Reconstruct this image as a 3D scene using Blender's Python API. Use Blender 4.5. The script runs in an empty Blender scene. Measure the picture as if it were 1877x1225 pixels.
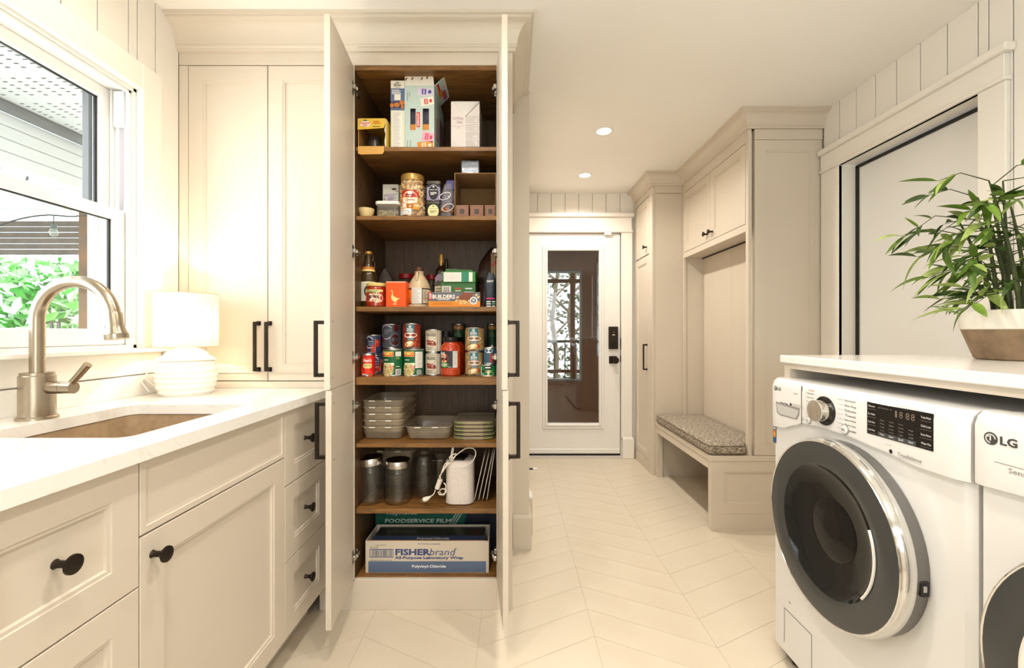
import bpy, bmesh, math, random
from mathutils import Vector, Matrix
rnd = random.Random(7)
scene = bpy.context.scene
COL = scene.collection

# ------------------------------------------------------------------ camera, world, exposure, large lights
F, H, VX, VY = 803.0, 1.153, 938.5, 610.0      # focal length in pixels of the 1877x1225 frame, eye height, vanishing point
cam_d = bpy.data.cameras.new('camera'); cam = bpy.data.objects.new('camera', cam_d); COL.objects.link(cam)
cam.location = (0, 0, H); cam.rotation_euler = (math.pi/2, 0, 0)
cam_d.sensor_fit = 'HORIZONTAL'; cam_d.sensor_width = 36; cam_d.lens = F/1877*36
cam_d.shift_y = -(612.5-VY)/1877; cam_d.clip_start = .02
scene.camera = cam
vs = scene.view_settings
vs.view_transform = 'Standard'; vs.look = 'None'; vs.gamma = 1; vs.use_curve_mapping = False
vs.exposure = .2
world = bpy.data.worlds.new('sky'); scene.world = world; world.use_nodes = True
bg = world.node_tree.nodes['Background']
bg.inputs['Color'].default_value = (.86, .93, 1, 1); bg.inputs['Strength'].default_value = 3.2
LAMP_COL = (1, .932, .842)
def area(name, loc, rot, sx, sy, power, col=LAMP_COL, spread=math.pi, shape='RECTANGLE', parent=None):
    d = bpy.data.lights.new(name, 'AREA'); d.shape = shape; d.size = sx; d.size_y = sy; d.energy = power; d.color = col; d.spread = spread
    o = bpy.data.objects.new(name, d); COL.objects.link(o); o.location = loc; o.rotation_euler = rot
    if parent: o.parent = parent
    return o
# daylight entering through the sink window and through an added, unseen window behind the camera
area('sink_window_daylight', (-1.66, .95, 1.6), (0, math.radians(-90), 0), 0.9, 1.1, 10, (.96, .97, 1))
area('rear_fill_daylight', (.2, -1.9, 1.5), (math.radians(90), 0, 0), 1.7, 1.3, 14, (1, .96, .9))

def XP(px, d): return (px-VX)*d/F
def ZP(py, d): return H-(py-VY)*d/F

# ------------------------------------------------------------------ materials
def lin(c):
    c = c/255.0
    return c/12.92 if c <= .04045 else ((c+.055)/1.055)**2.4
def rgb(c):
    if isinstance(c, str): c = tuple(int(c[i:i+2], 16) for i in (0, 2, 4))
    return tuple(lin(x) for x in c)+(1,)
_m = {}
def mat(col, rough=.5, metal=0, noise=None, bump=None, emit=0, name=None, spec=.5, coat=0, stretch=None, trans=0, ior=1.45):
    key = (str(col), rough, metal, str(noise), str(bump), emit, name, spec, coat, str(stretch), trans)
    if key in _m: return _m[key]
    m = bpy.data.materials.new(name or 'paint'); m.use_nodes = True; nt = m.node_tree; b = nt.nodes['Principled BSDF']
    c = rgb(col)
    b.inputs['Base Color'].default_value = c; b.inputs['Roughness'].default_value = rough; b.inputs['Metallic'].default_value = metal
    b.inputs['Specular IOR Level'].default_value = spec; b.inputs['Coat Weight'].default_value = coat; b.inputs['Coat Roughness'].default_value = .06
    b.inputs['Transmission Weight'].default_value = trans; b.inputs['IOR'].default_value = ior
    if emit: b.inputs['Emission Color'].default_value = c; b.inputs['Emission Strength'].default_value = emit
    tc = nt.nodes.new('ShaderNodeTexCoord') if (noise or bump) else None
    def nz(scale, detail=4):
        n = nt.nodes.new('ShaderNodeTexNoise'); n.inputs['Scale'].default_value = scale; n.inputs['Detail'].default_value = detail
        if stretch:
            mp = nt.nodes.new('ShaderNodeMapping'); mp.inputs['Scale'].default_value = stretch
            nt.links.new(tc.outputs['Object'], mp.inputs['Vector']); nt.links.new(mp.outputs[0], n.inputs['Vector'])
        else: nt.links.new(tc.outputs['Object'], n.inputs['Vector'])
        return n
    if noise:
        sc, c2, lo, hi = noise
        n = nz(sc); r = nt.nodes.new('ShaderNodeValToRGB')
        r.color_ramp.elements[0].position = lo; r.color_ramp.elements[1].position = hi
        r.color_ramp.elements[0].color = c; r.color_ramp.elements[1].color = rgb(c2)
        nt.links.new(n.outputs['Fac'], r.inputs['Fac']); nt.links.new(r.outputs['Color'], b.inputs['Base Color'])
    if bump:
        n = nz(bump[0], 3); bp = nt.nodes.new('ShaderNodeBump'); bp.inputs['Strength'].default_value = bump[1]; bp.inputs['Distance'].default_value = .002
        nt.links.new(n.outputs['Fac'], bp.inputs['Height']); nt.links.new(bp.outputs[0], b.inputs['Normal'])
    _m[key] = m; return m
def clear(name, tint=(255, 255, 255), body=(235, 235, 230), amount=.12, rough=.05, ior=1.45, gloss=1.0):
    """see-through sheet: transparency + fresnel gloss + a little milky body"""
    if name in _m: return _m[name]
    m = bpy.data.materials.new(name); m.use_nodes = True; nt = m.node_tree; nt.nodes.clear()
    out = nt.nodes.new('ShaderNodeOutputMaterial'); t = nt.nodes.new('ShaderNodeBsdfTransparent'); t.inputs[0].default_value = rgb(tint)
    d = nt.nodes.new('ShaderNodeBsdfPrincipled'); d.inputs['Base Color'].default_value = rgb(body); d.inputs['Roughness'].default_value = .4
    g = nt.nodes.new('ShaderNodeBsdfGlossy'); g.inputs['Roughness'].default_value = rough; g.inputs[0].default_value = (gloss, gloss, gloss, 1)
    f0 = ((ior-1)/(ior+1))**2
    lw = nt.nodes.new('ShaderNodeLayerWeight'); lw.inputs[0].default_value = .5
    pw = nt.nodes.new('ShaderNodeMath'); pw.operation = 'POWER'; pw.inputs[1].default_value = 5; nt.links.new(lw.outputs['Facing'], pw.inputs[0])
    fr = nt.nodes.new('ShaderNodeMath'); fr.operation = 'MULTIPLY_ADD'; fr.inputs[1].default_value = 1-f0; fr.inputs[2].default_value = f0; nt.links.new(pw.outputs[0], fr.inputs[0])
    m1 = nt.nodes.new('ShaderNodeMixShader'); m1.inputs[0].default_value = amount
    m2 = nt.nodes.new('ShaderNodeMixShader')
    nt.links.new(t.outputs[0], m1.inputs[1]); nt.links.new(d.outputs[0], m1.inputs[2])
    nt.links.new(fr.outputs[0], m2.inputs[0]); nt.links.new(m1.outputs[0], m2.inputs[1]); nt.links.new(g.outputs[0], m2.inputs[2])
    nt.links.new(m2.outputs[0], out.inputs[0]); _m[name] = m; return m
def wood(name, dark, light, stretch, rough=.45):
    m = bpy.data.materials.new(name); m.use_nodes = True; nt = m.node_tree; b = nt.nodes['Principled BSDF']
    tc = nt.nodes.new('ShaderNodeTexCoord'); mp = nt.nodes.new('ShaderNodeMapping'); mp.inputs['Scale'].default_value = stretch
    n = nt.nodes.new('ShaderNodeTexNoise'); n.inputs['Scale'].default_value = 6; n.inputs['Detail'].default_value = 8; n.inputs['Roughness'].default_value = .7; n.inputs['Distortion'].default_value = .6
    r = nt.nodes.new('ShaderNodeValToRGB'); e = r.color_ramp.elements
    e[0].position = .3; e[0].color = rgb(dark); e[1].position = .72; e[1].color = rgb(light)
    nt.links.new(tc.outputs['Object'], mp.inputs[0]); nt.links.new(mp.outputs[0], n.inputs['Vector']); nt.links.new(n.outputs['Fac'], r.inputs['Fac'])
    nt.links.new(r.outputs[0], b.inputs['Base Color']); b.inputs['Roughness'].default_value = rough
    bp = nt.nodes.new('ShaderNodeBump'); bp.inputs['Strength'].default_value = .12; bp.inputs['Distance'].default_value = .001
    nt.links.new(n.outputs['Fac'], bp.inputs['Height']); nt.links.new(bp.outputs[0], b.inputs['Normal'])
    return m
def quartz(name):
    m = bpy.data.materials.new(name); m.use_nodes = True; nt = m.node_tree; b = nt.nodes['Principled BSDF']
    tc = nt.nodes.new('ShaderNodeTexCoord'); n = nt.nodes.new('ShaderNodeTexNoise'); n.inputs['Scale'].default_value = 3.2; n.inputs['Detail'].default_value = 9; n.inputs['Distortion'].default_value = 2.2
    r = nt.nodes.new('ShaderNodeValToRGB'); e = r.color_ramp.elements
    e[0].position = .485; e[0].color = rgb((243, 240, 234)); e[1].position = .515; e[1].color = rgb((243, 240, 234))
    k = r.color_ramp.elements.new(.5); k.color = rgb((234, 229, 221))
    nt.links.new(tc.outputs['Object'], n.inputs['Vector']); nt.links.new(n.outputs['Fac'], r.inputs[0]); nt.links.new(r.outputs[0], b.inputs['Base Color'])
    b.inputs['Roughness'].default_value = .16
    return m
def tweed(name):
    m = bpy.data.materials.new(name); m.use_nodes = True; nt = m.node_tree; b = nt.nodes['Principled BSDF']
    tc = nt.nodes.new('ShaderNodeTexCoord'); mix = nt.nodes.new('ShaderNodeMath'); mix.operation = 'MULTIPLY'
    ns = []
    for s in ((60, 340, 200), (340, 60, 200)):
        mp = nt.nodes.new('ShaderNodeMapping'); mp.inputs['Scale'].default_value = s; n = nt.nodes.new('ShaderNodeTexNoise'); n.inputs['Scale'].default_value = 1; n.inputs['Detail'].default_value = 3
        nt.links.new(tc.outputs['Object'], mp.inputs[0]); nt.links.new(mp.outputs[0], n.inputs['Vector']); ns.append(n)
    nt.links.new(ns[0].outputs['Fac'], mix.inputs[0]); nt.links.new(ns[1].outputs['Fac'], mix.inputs[1])
    r = nt.nodes.new('ShaderNodeValToRGB'); e = r.color_ramp.elements
    e[0].position = .17; e[0].color = rgb((70, 58, 46)); e[1].position = .36; e[1].color = rgb((214, 202, 182))
    nt.links.new(mix.outputs[0], r.inputs[0]); nt.links.new(r.outputs[0], b.inputs['Base Color']); b.inputs['Roughness'].default_value = .95
    bp = nt.nodes.new('ShaderNodeBump'); bp.inputs['Strength'].default_value = .6; bp.inputs['Distance'].default_value = .003
    nt.links.new(mix.outputs[0], bp.inputs['Height']); nt.links.new(bp.outputs[0], b.inputs['Normal'])
    return m
def soffit_mat():
    m = bpy.data.materials.new('vented_soffit'); m.use_nodes = True; nt = m.node_tree; b = nt.nodes['Principled BSDF']
    tc = nt.nodes.new('ShaderNodeTexCoord'); sp = nt.nodes.new('ShaderNodeSeparateXYZ'); nt.links.new(tc.outputs['Object'], sp.inputs[0])
    def band(src, freq, width):
        a = nt.nodes.new('ShaderNodeMath'); a.operation = 'MULTIPLY'; a.inputs[1].default_value = freq; nt.links.new(src, a.inputs[0])
        f = nt.nodes.new('ShaderNodeMath'); f.operation = 'FRACT'; nt.links.new(a.outputs[0], f.inputs[0])
        l = nt.nodes.new('ShaderNodeMath'); l.operation = 'LESS_THAN'; l.inputs[1].default_value = width; nt.links.new(f.outputs[0], l.inputs[0]); return l
    x = band(sp.outputs['X'], 12, .3); y = band(sp.outputs['Y'], 30, .3); z = band(sp.outputs['Y'], 3.75, .72)
    m1 = nt.nodes.new('ShaderNodeMath'); m1.operation = 'MULTIPLY'; nt.links.new(x.outputs[0], m1.inputs[0]); nt.links.new(y.outputs[0], m1.inputs[1])
    m2 = nt.nodes.new('ShaderNodeMath'); m2.operation = 'MULTIPLY'; nt.links.new(m1.outputs[0], m2.inputs[0]); nt.links.new(z.outputs[0], m2.inputs[1])
    mx = nt.nodes.new('ShaderNodeMix'); mx.data_type = 'RGBA'; nt.links.new(m2.outputs[0], mx.inputs[0])
    mx.inputs[6].default_value = rgb((240, 240, 238)); mx.inputs[7].default_value = rgb((70, 72, 74))
    nt.links.new(mx.outputs[2], b.inputs['Base Color']); b.inputs['Roughness'].default_value = .5
    return m

CAB = mat((217, 206, 190), .42, noise=(1.5, (213, 201, 185), .35, .7), name='greige_cabinet_paint')
WALL = mat((243, 238, 230), .55, noise=(1.2, (240, 235, 226), .3, .7), name='cream_wall_paint')
TRIMW = mat((243, 238, 229), .4, noise=(1.5, (240, 234, 225), .3, .7), name='trim_paint')
CEIL = mat((249, 246, 240), .7, noise=(2, (247, 243, 237), .3, .7), bump=(180, .05), name='ceiling_paint')
WHITE = mat((240, 238, 235), .35, name='white_paint')
DOORW = mat((236, 233, 228), .35, name='white_door_paint')
QUARTZ = quartz('white_quartz')
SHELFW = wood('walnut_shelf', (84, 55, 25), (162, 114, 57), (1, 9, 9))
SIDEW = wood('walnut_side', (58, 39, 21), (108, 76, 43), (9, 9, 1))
BRONZE = mat((52, 44, 37), .38, .75, name='dark_bronze')
STEEL = mat((168, 156, 138), .26, 1, name='brushed_nickel', bump=(200, .03), stretch=(1, 1, .05))
CHROME = mat((225, 225, 225), .08, 1, name='chrome')
SILVER = mat((190, 190, 190), .3, 1, name='tin_metal')
BLACK = mat((22, 21, 20), .35, name='black')
DARK = mat((36, 32, 30), .6, name='dark')
APPL = mat((228, 226, 223), .22, name='appliance_white', coat=.25)
GROUT = mat((200, 182, 154), .9, noise=(30, (190, 172, 146), .3, .7), name='grout')
TILE = mat((220, 209, 190), .33, noise=(2.6, (209, 196, 175), .3, .75), bump=(26, .08), name='porcelain_tile')
GLASS = clear('window_glass', (250, 253, 252), amount=.0, rough=.0)
JARG = clear('jar_glass', (252, 252, 250), (220, 222, 220), .008, .03, 1.45, .7)
PLASTIC = clear('translucent_plastic', (250, 246, 238), (232, 214, 186), .22, .15, 1.45)
PLASTICC = clear('clear_plastic', (250, 248, 244), (220, 212, 198), .1, .1, 1.45)
LAM = mat((249, 244, 232), .6, name='x')
CARD = mat((196, 150, 92), .8, noise=(9, (182, 136, 80), .3, .7), name='cardboard')
PRINTK = mat((28, 26, 25), .5, name='black_print'); PRINTW = mat((245, 243, 238), .5, name='white_print')
GREYP = mat((150, 147, 142), .5, name='grey_print')
def ink(c, r=.45): return mat(c, r, name='print')

# ------------------------------------------------------------------ mesh builder
LOC = {}
class MB:
    def __init__(s): s.v = []; s.f = []; s.m = []; s.s = []
    def add(s, verts, faces, m, smooth=False):
        o = len(s.v); s.v += [tuple(p) for p in verts]
        for f in faces: s.f.append([i+o for i in f]); s.m.append(m); s.s.append(smooth)
        return s
    def box(s, x0, x1, y0, y1, z0, z1, m, b=0):
        if x0 > x1: x0, x1 = x1, x0
        if y0 > y1: y0, y1 = y1, y0
        if z0 > z1: z0, z1 = z1, z0
        b = min(b, (x1-x0)*.49, (y1-y0)*.49, (z1-z0)*.49)
        if b <= 0:
            v = [(x, y, z) for x in (x0, x1) for y in (y0, y1) for z in (z0, z1)]
            return s.add(v, [(0, 1, 3, 2), (4, 6, 7, 5), (0, 4, 5, 1), (2, 3, 7, 6), (0, 2, 6, 4), (1, 5, 7, 3)], m)
        lo = (x0, y0, z0); hi = (x1, y1, z1); v = []; idx = {}
        for c in [(i, j, k) for i in (0, 1) for j in (0, 1) for k in (0, 1)]:
            for a in range(3):
                p = [0, 0, 0]
                for t in range(3):
                    q = hi[t] if c[t] else lo[t]
                    if t != a: q += -b if c[t] else b
                    p[t] = q
                idx[c, a] = len(v); v.append(tuple(p))
        F_ = []
        cen = Vector(((x0+x1)/2, (y0+y1)/2, (z0+z1)/2))
        def put(ids):
            P = [Vector(v[i]) for i in ids]; n = (P[1]-P[0]).cross(P[2]-P[0]); c = sum(P, Vector())/len(P)
            F_.append(ids if n.dot(c-cen) > 0 else ids[::-1])
        for a in range(3):
            t, u = [k for k in range(3) if k != a]
            for e in (0, 1):
                ids = []
                for (i, j) in ((0, 0), (1, 0), (1, 1), (0, 1)):
                    c = [0, 0, 0]; c[a] = e; c[t] = i; c[u] = j; ids.append(idx[tuple(c), a])
                put(ids)
            for i in (0, 1):
                for j in (0, 1):
                    c0 = [0, 0, 0]; c0[t] = i; c0[u] = j; c1 = list(c0); c1[a] = 1
                    put([idx[tuple(c0), t], idx[tuple(c1), t], idx[tuple(c1), u], idx[tuple(c0), u]])
        for c in [(i, j, k) for i in (0, 1) for j in (0, 1) for k in (0, 1)]: put([idx[c, 0], idx[c, 1], idx[c, 2]])
        return s.add(v, F_, m)
    def lathe(s, prof, c, m, n=28, axis='z', smooth=True, sq=None, caps=True):
        """revolve (r, h) pairs round an axis through c; sq = superellipse exponent for squarish sections"""
        v = []; f = []
        for r, h in prof:
            for i in range(n):
                a = 2*math.pi*i/n; ca, sa = math.cos(a), math.sin(a)
                if sq: k = (abs(ca)**sq+abs(sa)**sq)**(-1/sq); ca *= k; sa *= k
                p = (r*ca, r*sa, h)
                if axis == 'x': p = (h, p[0], p[1])
                elif axis == 'y': p = (p[0], h, p[1])
                v.append((c[0]+p[0], c[1]+p[1], c[2]+p[2]))
        for j in range(len(prof)-1):
            for i in range(n):
                k = (i+1) % n; f.append((j*n+i, j*n+k, (j+1)*n+k, (j+1)*n+i))
        if caps and prof[0][0] > 1e-5: f.append(tuple(range(n))[::-1])
        if caps and prof[-1][0] > 1e-5: f.append(tuple(range((len(prof)-1)*n, len(prof)*n)))
        return s.add(v, f, m, smooth)
    def tube(s, path, r, m, n=10, closed=False):
        P = [Vector(p) for p in path]; v = []; f = []; up = None; L = len(P)
        for i, p in enumerate(P):
            t = (P[min(i+1, L-1)]-P[max(i-1, 0)]).normalized()
            if up is None: up = t.orthogonal().normalized()
            up = (up-t*up.dot(t)).normalized(); w = t.cross(up); rr = r[i] if isinstance(r, (list, tuple)) else r
            for k in range(n): a = 2*math.pi*k/n; v.append(p+up*math.cos(a)*rr+w*math.sin(a)*rr)
        for i in range(L-1):
            for k in range(n): f.append((i*n+k, i*n+(k+1) % n, (i+1)*n+(k+1) % n, (i+1)*n+k))
        f.append(tuple(range(n))[::-1]); f.append(tuple(range((L-1)*n, L*n)))
        return s.add(v, f, m, True)
    def prism(s, poly, axis, a0, a1, m, smooth=False):
        n = len(poly); v = []
        for a in (a0, a1):
            for p, q in poly: v.append({'x': (a, p, q), 'y': (p, a, q), 'z': (p, q, a)}[axis])
        f = [tuple(range(n))[::-1], tuple(range(n, 2*n))]+[(i, (i+1) % n, n+(i+1) % n, n+i) for i in range(n)]
        return s.add(v, f, m, smooth)
    def loft(s, rings, m, smooth=True, caps=(True, True)):
        n = len(rings[0]); v = [p for r in rings for p in r]; f = []
        for j in range(len(rings)-1):
            for i in range(n): f.append((j*n+i, j*n+(i+1) % n, (j+1)*n+(i+1) % n, (j+1)*n+i))
        if caps[0]: f.append(tuple(range(n))[::-1])
        if caps[1]: f.append(tuple(range((len(rings)-1)*n, len(rings)*n)))
        return s.add(v, f, m, smooth)
    def xf(s, M):
        s.v = [tuple(M @ Vector(p)) for p in s.v]
        if M.to_3x3().determinant() < 0: s.f = [f[::-1] for f in s.f]
        return s
    def join(s, o):
        k = len(s.v); s.v += o.v; s.f += [[i+k for i in f] for f in o.f]; s.m += o.m; s.s += o.s; return s
    def mesh(s, name, o=(0, 0, 0), sharp=35):
        me = bpy.data.meshes.new(name); me.from_pydata([(p[0]-o[0], p[1]-o[1], p[2]-o[2]) for p in s.v], [], s.f)
        ms = []
        for m in s.m:
            if m not in ms: ms.append(m)
        for m in ms: me.materials.append(m)
        me.polygons.foreach_set('material_index', [ms.index(m) for m in s.m]); me.polygons.foreach_set('use_smooth', s.s)
        if any(s.s): me.set_sharp_from_angle(angle=math.radians(sharp))
        me.update(); return me
    def part(s, name, parent, label=None, kind=None):
        o = LOC[parent.name]; ob = bpy.data.objects.new(name, s.mesh(name, o)); COL.objects.link(ob); ob.parent = parent; LOC[ob.name] = o
        if label: ob['label'] = label
        if kind: ob['kind'] = kind
        return ob
    def top(s, name, label, cat, group=None, loc=None, kind=None):
        if loc is None:
            xs, ys, zs = zip(*s.v); loc = ((min(xs)+max(xs))/2, (min(ys)+max(ys))/2, min(zs))
        ob = bpy.data.objects.new(name, s.mesh(name, loc)); COL.objects.link(ob); ob.location = loc; LOC[ob.name] = tuple(loc)
        ob['label'] = label; ob['category'] = cat
        if group: ob['group'] = group
        if kind: ob['kind'] = kind
        return ob
    def struct(s, name, label=None, cat=None):
        ob = bpy.data.objects.new(name, s.mesh(name)); COL.objects.link(ob); LOC[ob.name] = (0, 0, 0); ob['kind'] = 'structure'
        if label: ob['label'] = label
        if cat: ob['category'] = cat
        return ob
def thing(name, label, cat, loc, group=None):
    o = bpy.data.objects.new(name, None); COL.objects.link(o); o.location = loc; o.empty_display_size = .05
    LOC[o.name] = tuple(loc); o['label'] = label; o['category'] = cat
    if group: o['group'] = group
    return o
def basis(o, u, v, n):
    M = Matrix.Identity(4)
    for i, c in enumerate((u, v, n)):
        for r in range(3): M[r][i] = c[r]
    for r in range(3): M[r][3] = o[r]
    return M
def shaker(w, h, t=.02, fr=.06, dep=.009, m=None, bead=True):
    """framed slab in local (u, v, n): front face at n = 0, recessed centre panel with a small moulded step"""
    m = m or CAB; mb = MB(); rings = []
    def ring(i, n): return [(i, i, n), (w-i, i, n), (w-i, h-i, n), (i, h-i, n)]
    seq = [(0, -t), (0, -.0015), (.0015, 0)]
    if fr:
        seq += [(fr, 0), (fr+.0012, -.003)]
        if bead: seq += [(fr+.008, -.003)]
        seq += [(fr+.010, -dep)]
    v = [p for i, n in seq for p in ring(i, n)]; k = len(seq); f = [(3, 2, 1, 0)]
    for j in range(k-1):
        for i in range(4): f.append((j*4+i, j*4+(i+1) % 4, (j+1)*4+(i+1) % 4, (j+1)*4+i))
    f.append(((k-1)*4, (k-1)*4+1, (k-1)*4+2, (k-1)*4+3))
    return mb.add(v, f, m)
# printed decoration mapped on to planes and cylinders
class Plane:
    def __init__(s, o, u, v):
        s.o = Vector(o); s.u = Vector(u).normalized(); s.w = Vector(v).normalized(); s.n = s.u.cross(s.w); s.flat = True
    def __call__(s, a, b, off): return s.o+s.u*a+s.w*b+s.n*off
class Cyl:
    def __init__(s, cx, cy, z, R, th=0, R1=None, h=1): s.c = (cx, cy); s.z = z; s.R = R; s.th = th; s.flat = False; s.R1 = R if R1 is None else R1; s.h = h
    def __call__(s, a, b, off):
        t = a/s.R+s.th; R = s.R+(s.R1-s.R)*b/s.h
        return Vector((s.c[0]+(R+off)*math.sin(t), s.c[1]-(R+off)*math.cos(t), s.z+b))
def rect(mb, S, u0, v0, u1, v1, m, lay=1):
    n = 1 if S.flat else max(2, int(abs(u1-u0)/S.R/.18)+1); off = lay*.00035
    v = []; f = []
    for i in range(n+1):
        u = u0+(u1-u0)*i/n; v += [S(u, v0, off), S(u, v1, off)]
    for i in range(n): f.append((2*i, 2*i+2, 2*i+3, 2*i+1))
    mb.add(v, f, m, not S.flat)
def disc(mb, S, u, v, ru, rv, m, lay=1, n=22, rot=0, inner=0, a0=0, a1=2*math.pi):
    off = lay*.00035; c, s_ = math.cos(rot), math.sin(rot)
    def P(k, a): x = k*ru*math.cos(a); y = k*rv*math.sin(a); return S(u+x*c-y*s_, v+x*s_+y*c, off)
    an = [a0+(a1-a0)*i/n for i in range(n+1)]
    if inner:
        vs_ = []; 
        for a in an: vs_ += [P(inner, a), P(1, a)]
        mb.add(vs_, [(2*i, 2*i+1, 2*i+3, 2*i+2) for i in range(n)], m)
    else: mb.add([S(u, v, off)]+[P(1, a) for a in an], [(0, i+1, i+2) for i in range(n)], m)
def poly(mb, S, pts, m, lay=1): mb.add([S(a, b, lay*.00035) for a, b in pts], [tuple(range(len(pts)))], m)
_t = {}
def glyphs(body, bold):
    k = (body, bold)
    if k not in _t:
        cu = bpy.data.curves.new('t', 'FONT'); cu.body = body; cu.size = 1; cu.resolution_u = 2; cu.offset = bold; cu.align_x = 'CENTER'; cu.align_y = 'CENTER'
        ob = bpy.data.objects.new('t', cu); COL.objects.link(ob)
        me = bpy.data.meshes.new_from_object(ob.evaluated_get(bpy.context.evaluated_depsgraph_get()))
        _t[k] = ([tuple(v.co) for v in me.vertices], [tuple(p.vertices) for p in me.polygons])
        bpy.data.objects.remove(ob); bpy.data.curves.remove(cu); bpy.data.meshes.remove(me)
    return _t[k]
def text(mb, S, body, u, v, width, height, m, lay=2, bold=.012, rot=0, shear=0):
    """lettering centred on (u, v), stretched to width x height"""
    vs_, fs = glyphs(body, bold)
    if not vs_: return
    xs = [p[0] for p in vs_]; ys = [p[1] for p in vs_]; cx = (min(xs)+max(xs))/2; cy = (min(ys)+max(ys))/2
    sx = width/max(1e-6, max(xs)-min(xs)); sy = height/max(1e-6, max(ys)-min(ys)); c, s_ = math.cos(rot), math.sin(rot); out = []
    for p in vs_:
        x = (p[0]-cx)*sx; y = (p[1]-cy)*sy; x += y*shear
        out.append(S(u+x*c-y*s_, v+x*s_+y*c, lay*.00035))
    mb.add(out, fs, m)
def lines(mb, S, u0, u1, v1, v0, n, m, lay=2, th=.3, seed=1):
    """rows of small print too fine to read"""
    r = random.Random(seed); p = (v1-v0)/n
    for i in range(n):
        e = u0+(u1-u0)*r.uniform(.55, 1); rect(mb, S, u0, v1-(i+.5+th/2)*p, e, v1-(i+.5-th/2)*p, m, lay)
# ================================================================== THE SETTING
CH = 2.435; XL, XR, YB, YF = -1.384, 1.806, 4.03, -1.8
PF, PB = 1.82, 2.33                              # pantry wall: front plane of the cabinets, partition behind them
# floor: grout bed with chevron porcelain tiles laid on it
fl = MB().box(XL-.12, XR+.14, YF-.1, YB+.1, -.06, -.0012, GROUT).struct('floor')
def tile(x0, x1, s, mb=None, oy=0):
    g = .0009; d = .2245*(x1-x0)/.4385; a = x0+g; b = x1-g; mb = mb or MB(); p = .163
    ya, yb = (0, d) if s > 0 else (d, 0)
    pts = [(a, oy+ya+g), (b, oy+yb+g), (b, oy+yb+p-g), (a, oy+ya+p-g)]
    return mb.prism(pts, 'z', -.008, 0, TILE)
rest = MB()
for k in range(-4, 4):
    x0 = .313+.4385*k; x1 = x0+.4385; s = -1 if k % 2 == 0 else 1
    c0, c1 = max(x0, XL), min(x1, XR); me = None
    for j in range(-24, 16):
        low = 1.6015+.163*j
        if s > 0 and c0 > x0: off = .2245*(c0-x0)/.4385
        elif s < 0 and c1 < x1: off = .2245*(x1-c1)/.4385
        else: off = 0
        oy = low+off
        if oy < YF or oy+.163 > YB+.09: continue
        if c1 <= .1 and oy > 2.4: continue
        if oy < .75: tile(c0, c1, s, rest, oy); continue
        if me is None: me = tile(c0, c1, s).mesh('tile')
        o = bpy.data.objects.new('tile', me); COL.objects.link(o); o.parent = fl; o.location = (0, oy, 0); LOC[o.name] = (0, 0, 0)
rest.part('tile_field', fl, kind='stuff')
MB().box(XL-.12, XR+.14, YF-.1, YB+.1, CH, CH+.1, CEIL).struct('ceiling')

def boards(wall, axis, fixed, seams, segs, m, th=.012, sgn=1):
    """vertical tongue-and-groove boards: one object per board"""
    for a, b in zip(seams[:-1], seams[1:]):
        for z0, z1, lo, hi in segs:
            p, q = max(a, lo), min(b, hi)
            if q-p < .012: continue
            mb = MB(); g = .0024
            if axis == 'y': mb.box(fixed, fixed+sgn*th, p+g, q-g, z0, z1, m, .0015)
            else: mb.box(p+g, q-g, fixed, fixed+sgn*th, z0, z1, m, .0015)
            mb.part('board', wall)
# left wall with the sink window
WY0, WY1, WZ0, WZ1 = .35, 1.62, 1.097, 2.055
mb = MB(); a, b = XL-.125, XL-.012
mb.box(a, b, YF, WY0, 0, CH, WALL); mb.box(a, b, WY1, PB, 0, CH, WALL); mb.box(a, b, WY0, WY1, 0, WZ0, WALL); mb.box(a, b, WY0, WY1, WZ1, CH, WALL)
wl = mb.struct('wall_left')
sm = [1.821-.119*i for i in range(16)][::-1]
boards(wl, 'y', XL-.012, sm, [(2.06, CH, -9, 1.62), (.93, WZ0, -9, 1.62), (.93, CH, 1.62, 9)], WALL)
# right wall with the flat white door
DY0, DY1, DZ = 1.682, 2.396, 2.07
mb = MB(); a, b = XR+.012, XR+.14
mb.box(a, b, YF, DY0-.021, 0, CH, WALL); mb.box(a, b, DY1+.021, YB, 0, CH, WALL); mb.box(a, b, DY0-.021, DY1+.021, DZ+.011, CH, WALL)
wr = mb.struct('wall_right')
sm = [1.579+.12*i for i in range(-10, 9)]
boards(wr, 'y', XR+.012, sm, [(0, CH, -9, DY0-.021), (DZ+.02, CH, DY0-.021, DY1+.021), (0, CH, DY1+.021, 2.54)], WALL, sgn=-1)
# back wall with the glazed door
BX0, BX1, BZ = .10, .997, 2.068
mb = MB(); mb.box(-.3, BX0, YB+.012, YB+.13, 0, CH, WALL); mb.box(BX1, XR+.1, YB+.012, YB+.13, 0, CH, WALL); mb.box(BX0, BX1, YB+.012, YB+.13, BZ, CH, WALL)
wb = mb.struct('wall_back')
sm = [XP(985.2+25.2*i, YB) for i in range(-2, 9)]
boards(wb, 'x', YB+.012, sm, [(2.2, CH, .093, 1.2)], WALL, sgn=-1)
# wall behind the camera, with an unseen window added for daylight
mb = MB(); a, b = YF-.12, YF
mb.box(XL, -.7, a, b, 0, CH, WALL); mb.box(1.1, XR, a, b, 0, CH, WALL); mb.box(-.7, 1.1, a, b, 0, .85, WALL); mb.box(-.7, 1.1, a, b, 2.15, CH, WALL)
mb.struct('wall_front')
w4 = MB()
w4.box(-.7, -.62, a, b, .85, 2.15, TRIMW); w4.box(1.02, 1.1, a, b, .85, 2.15, TRIMW); w4.box(-.62, 1.02, a, b, .85, .93, TRIMW); w4.box(-.62, 1.02, a, b, 2.07, 2.15, TRIMW); w4.box(.17, .23, a+.03, b-.03, .93, 2.07, TRIMW)
w4 = w4.struct('fill_window'); MB().box(-.62, 1.02, a+.05, a+.056, .93, 2.07, GLASS).part('pane', w4)
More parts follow.
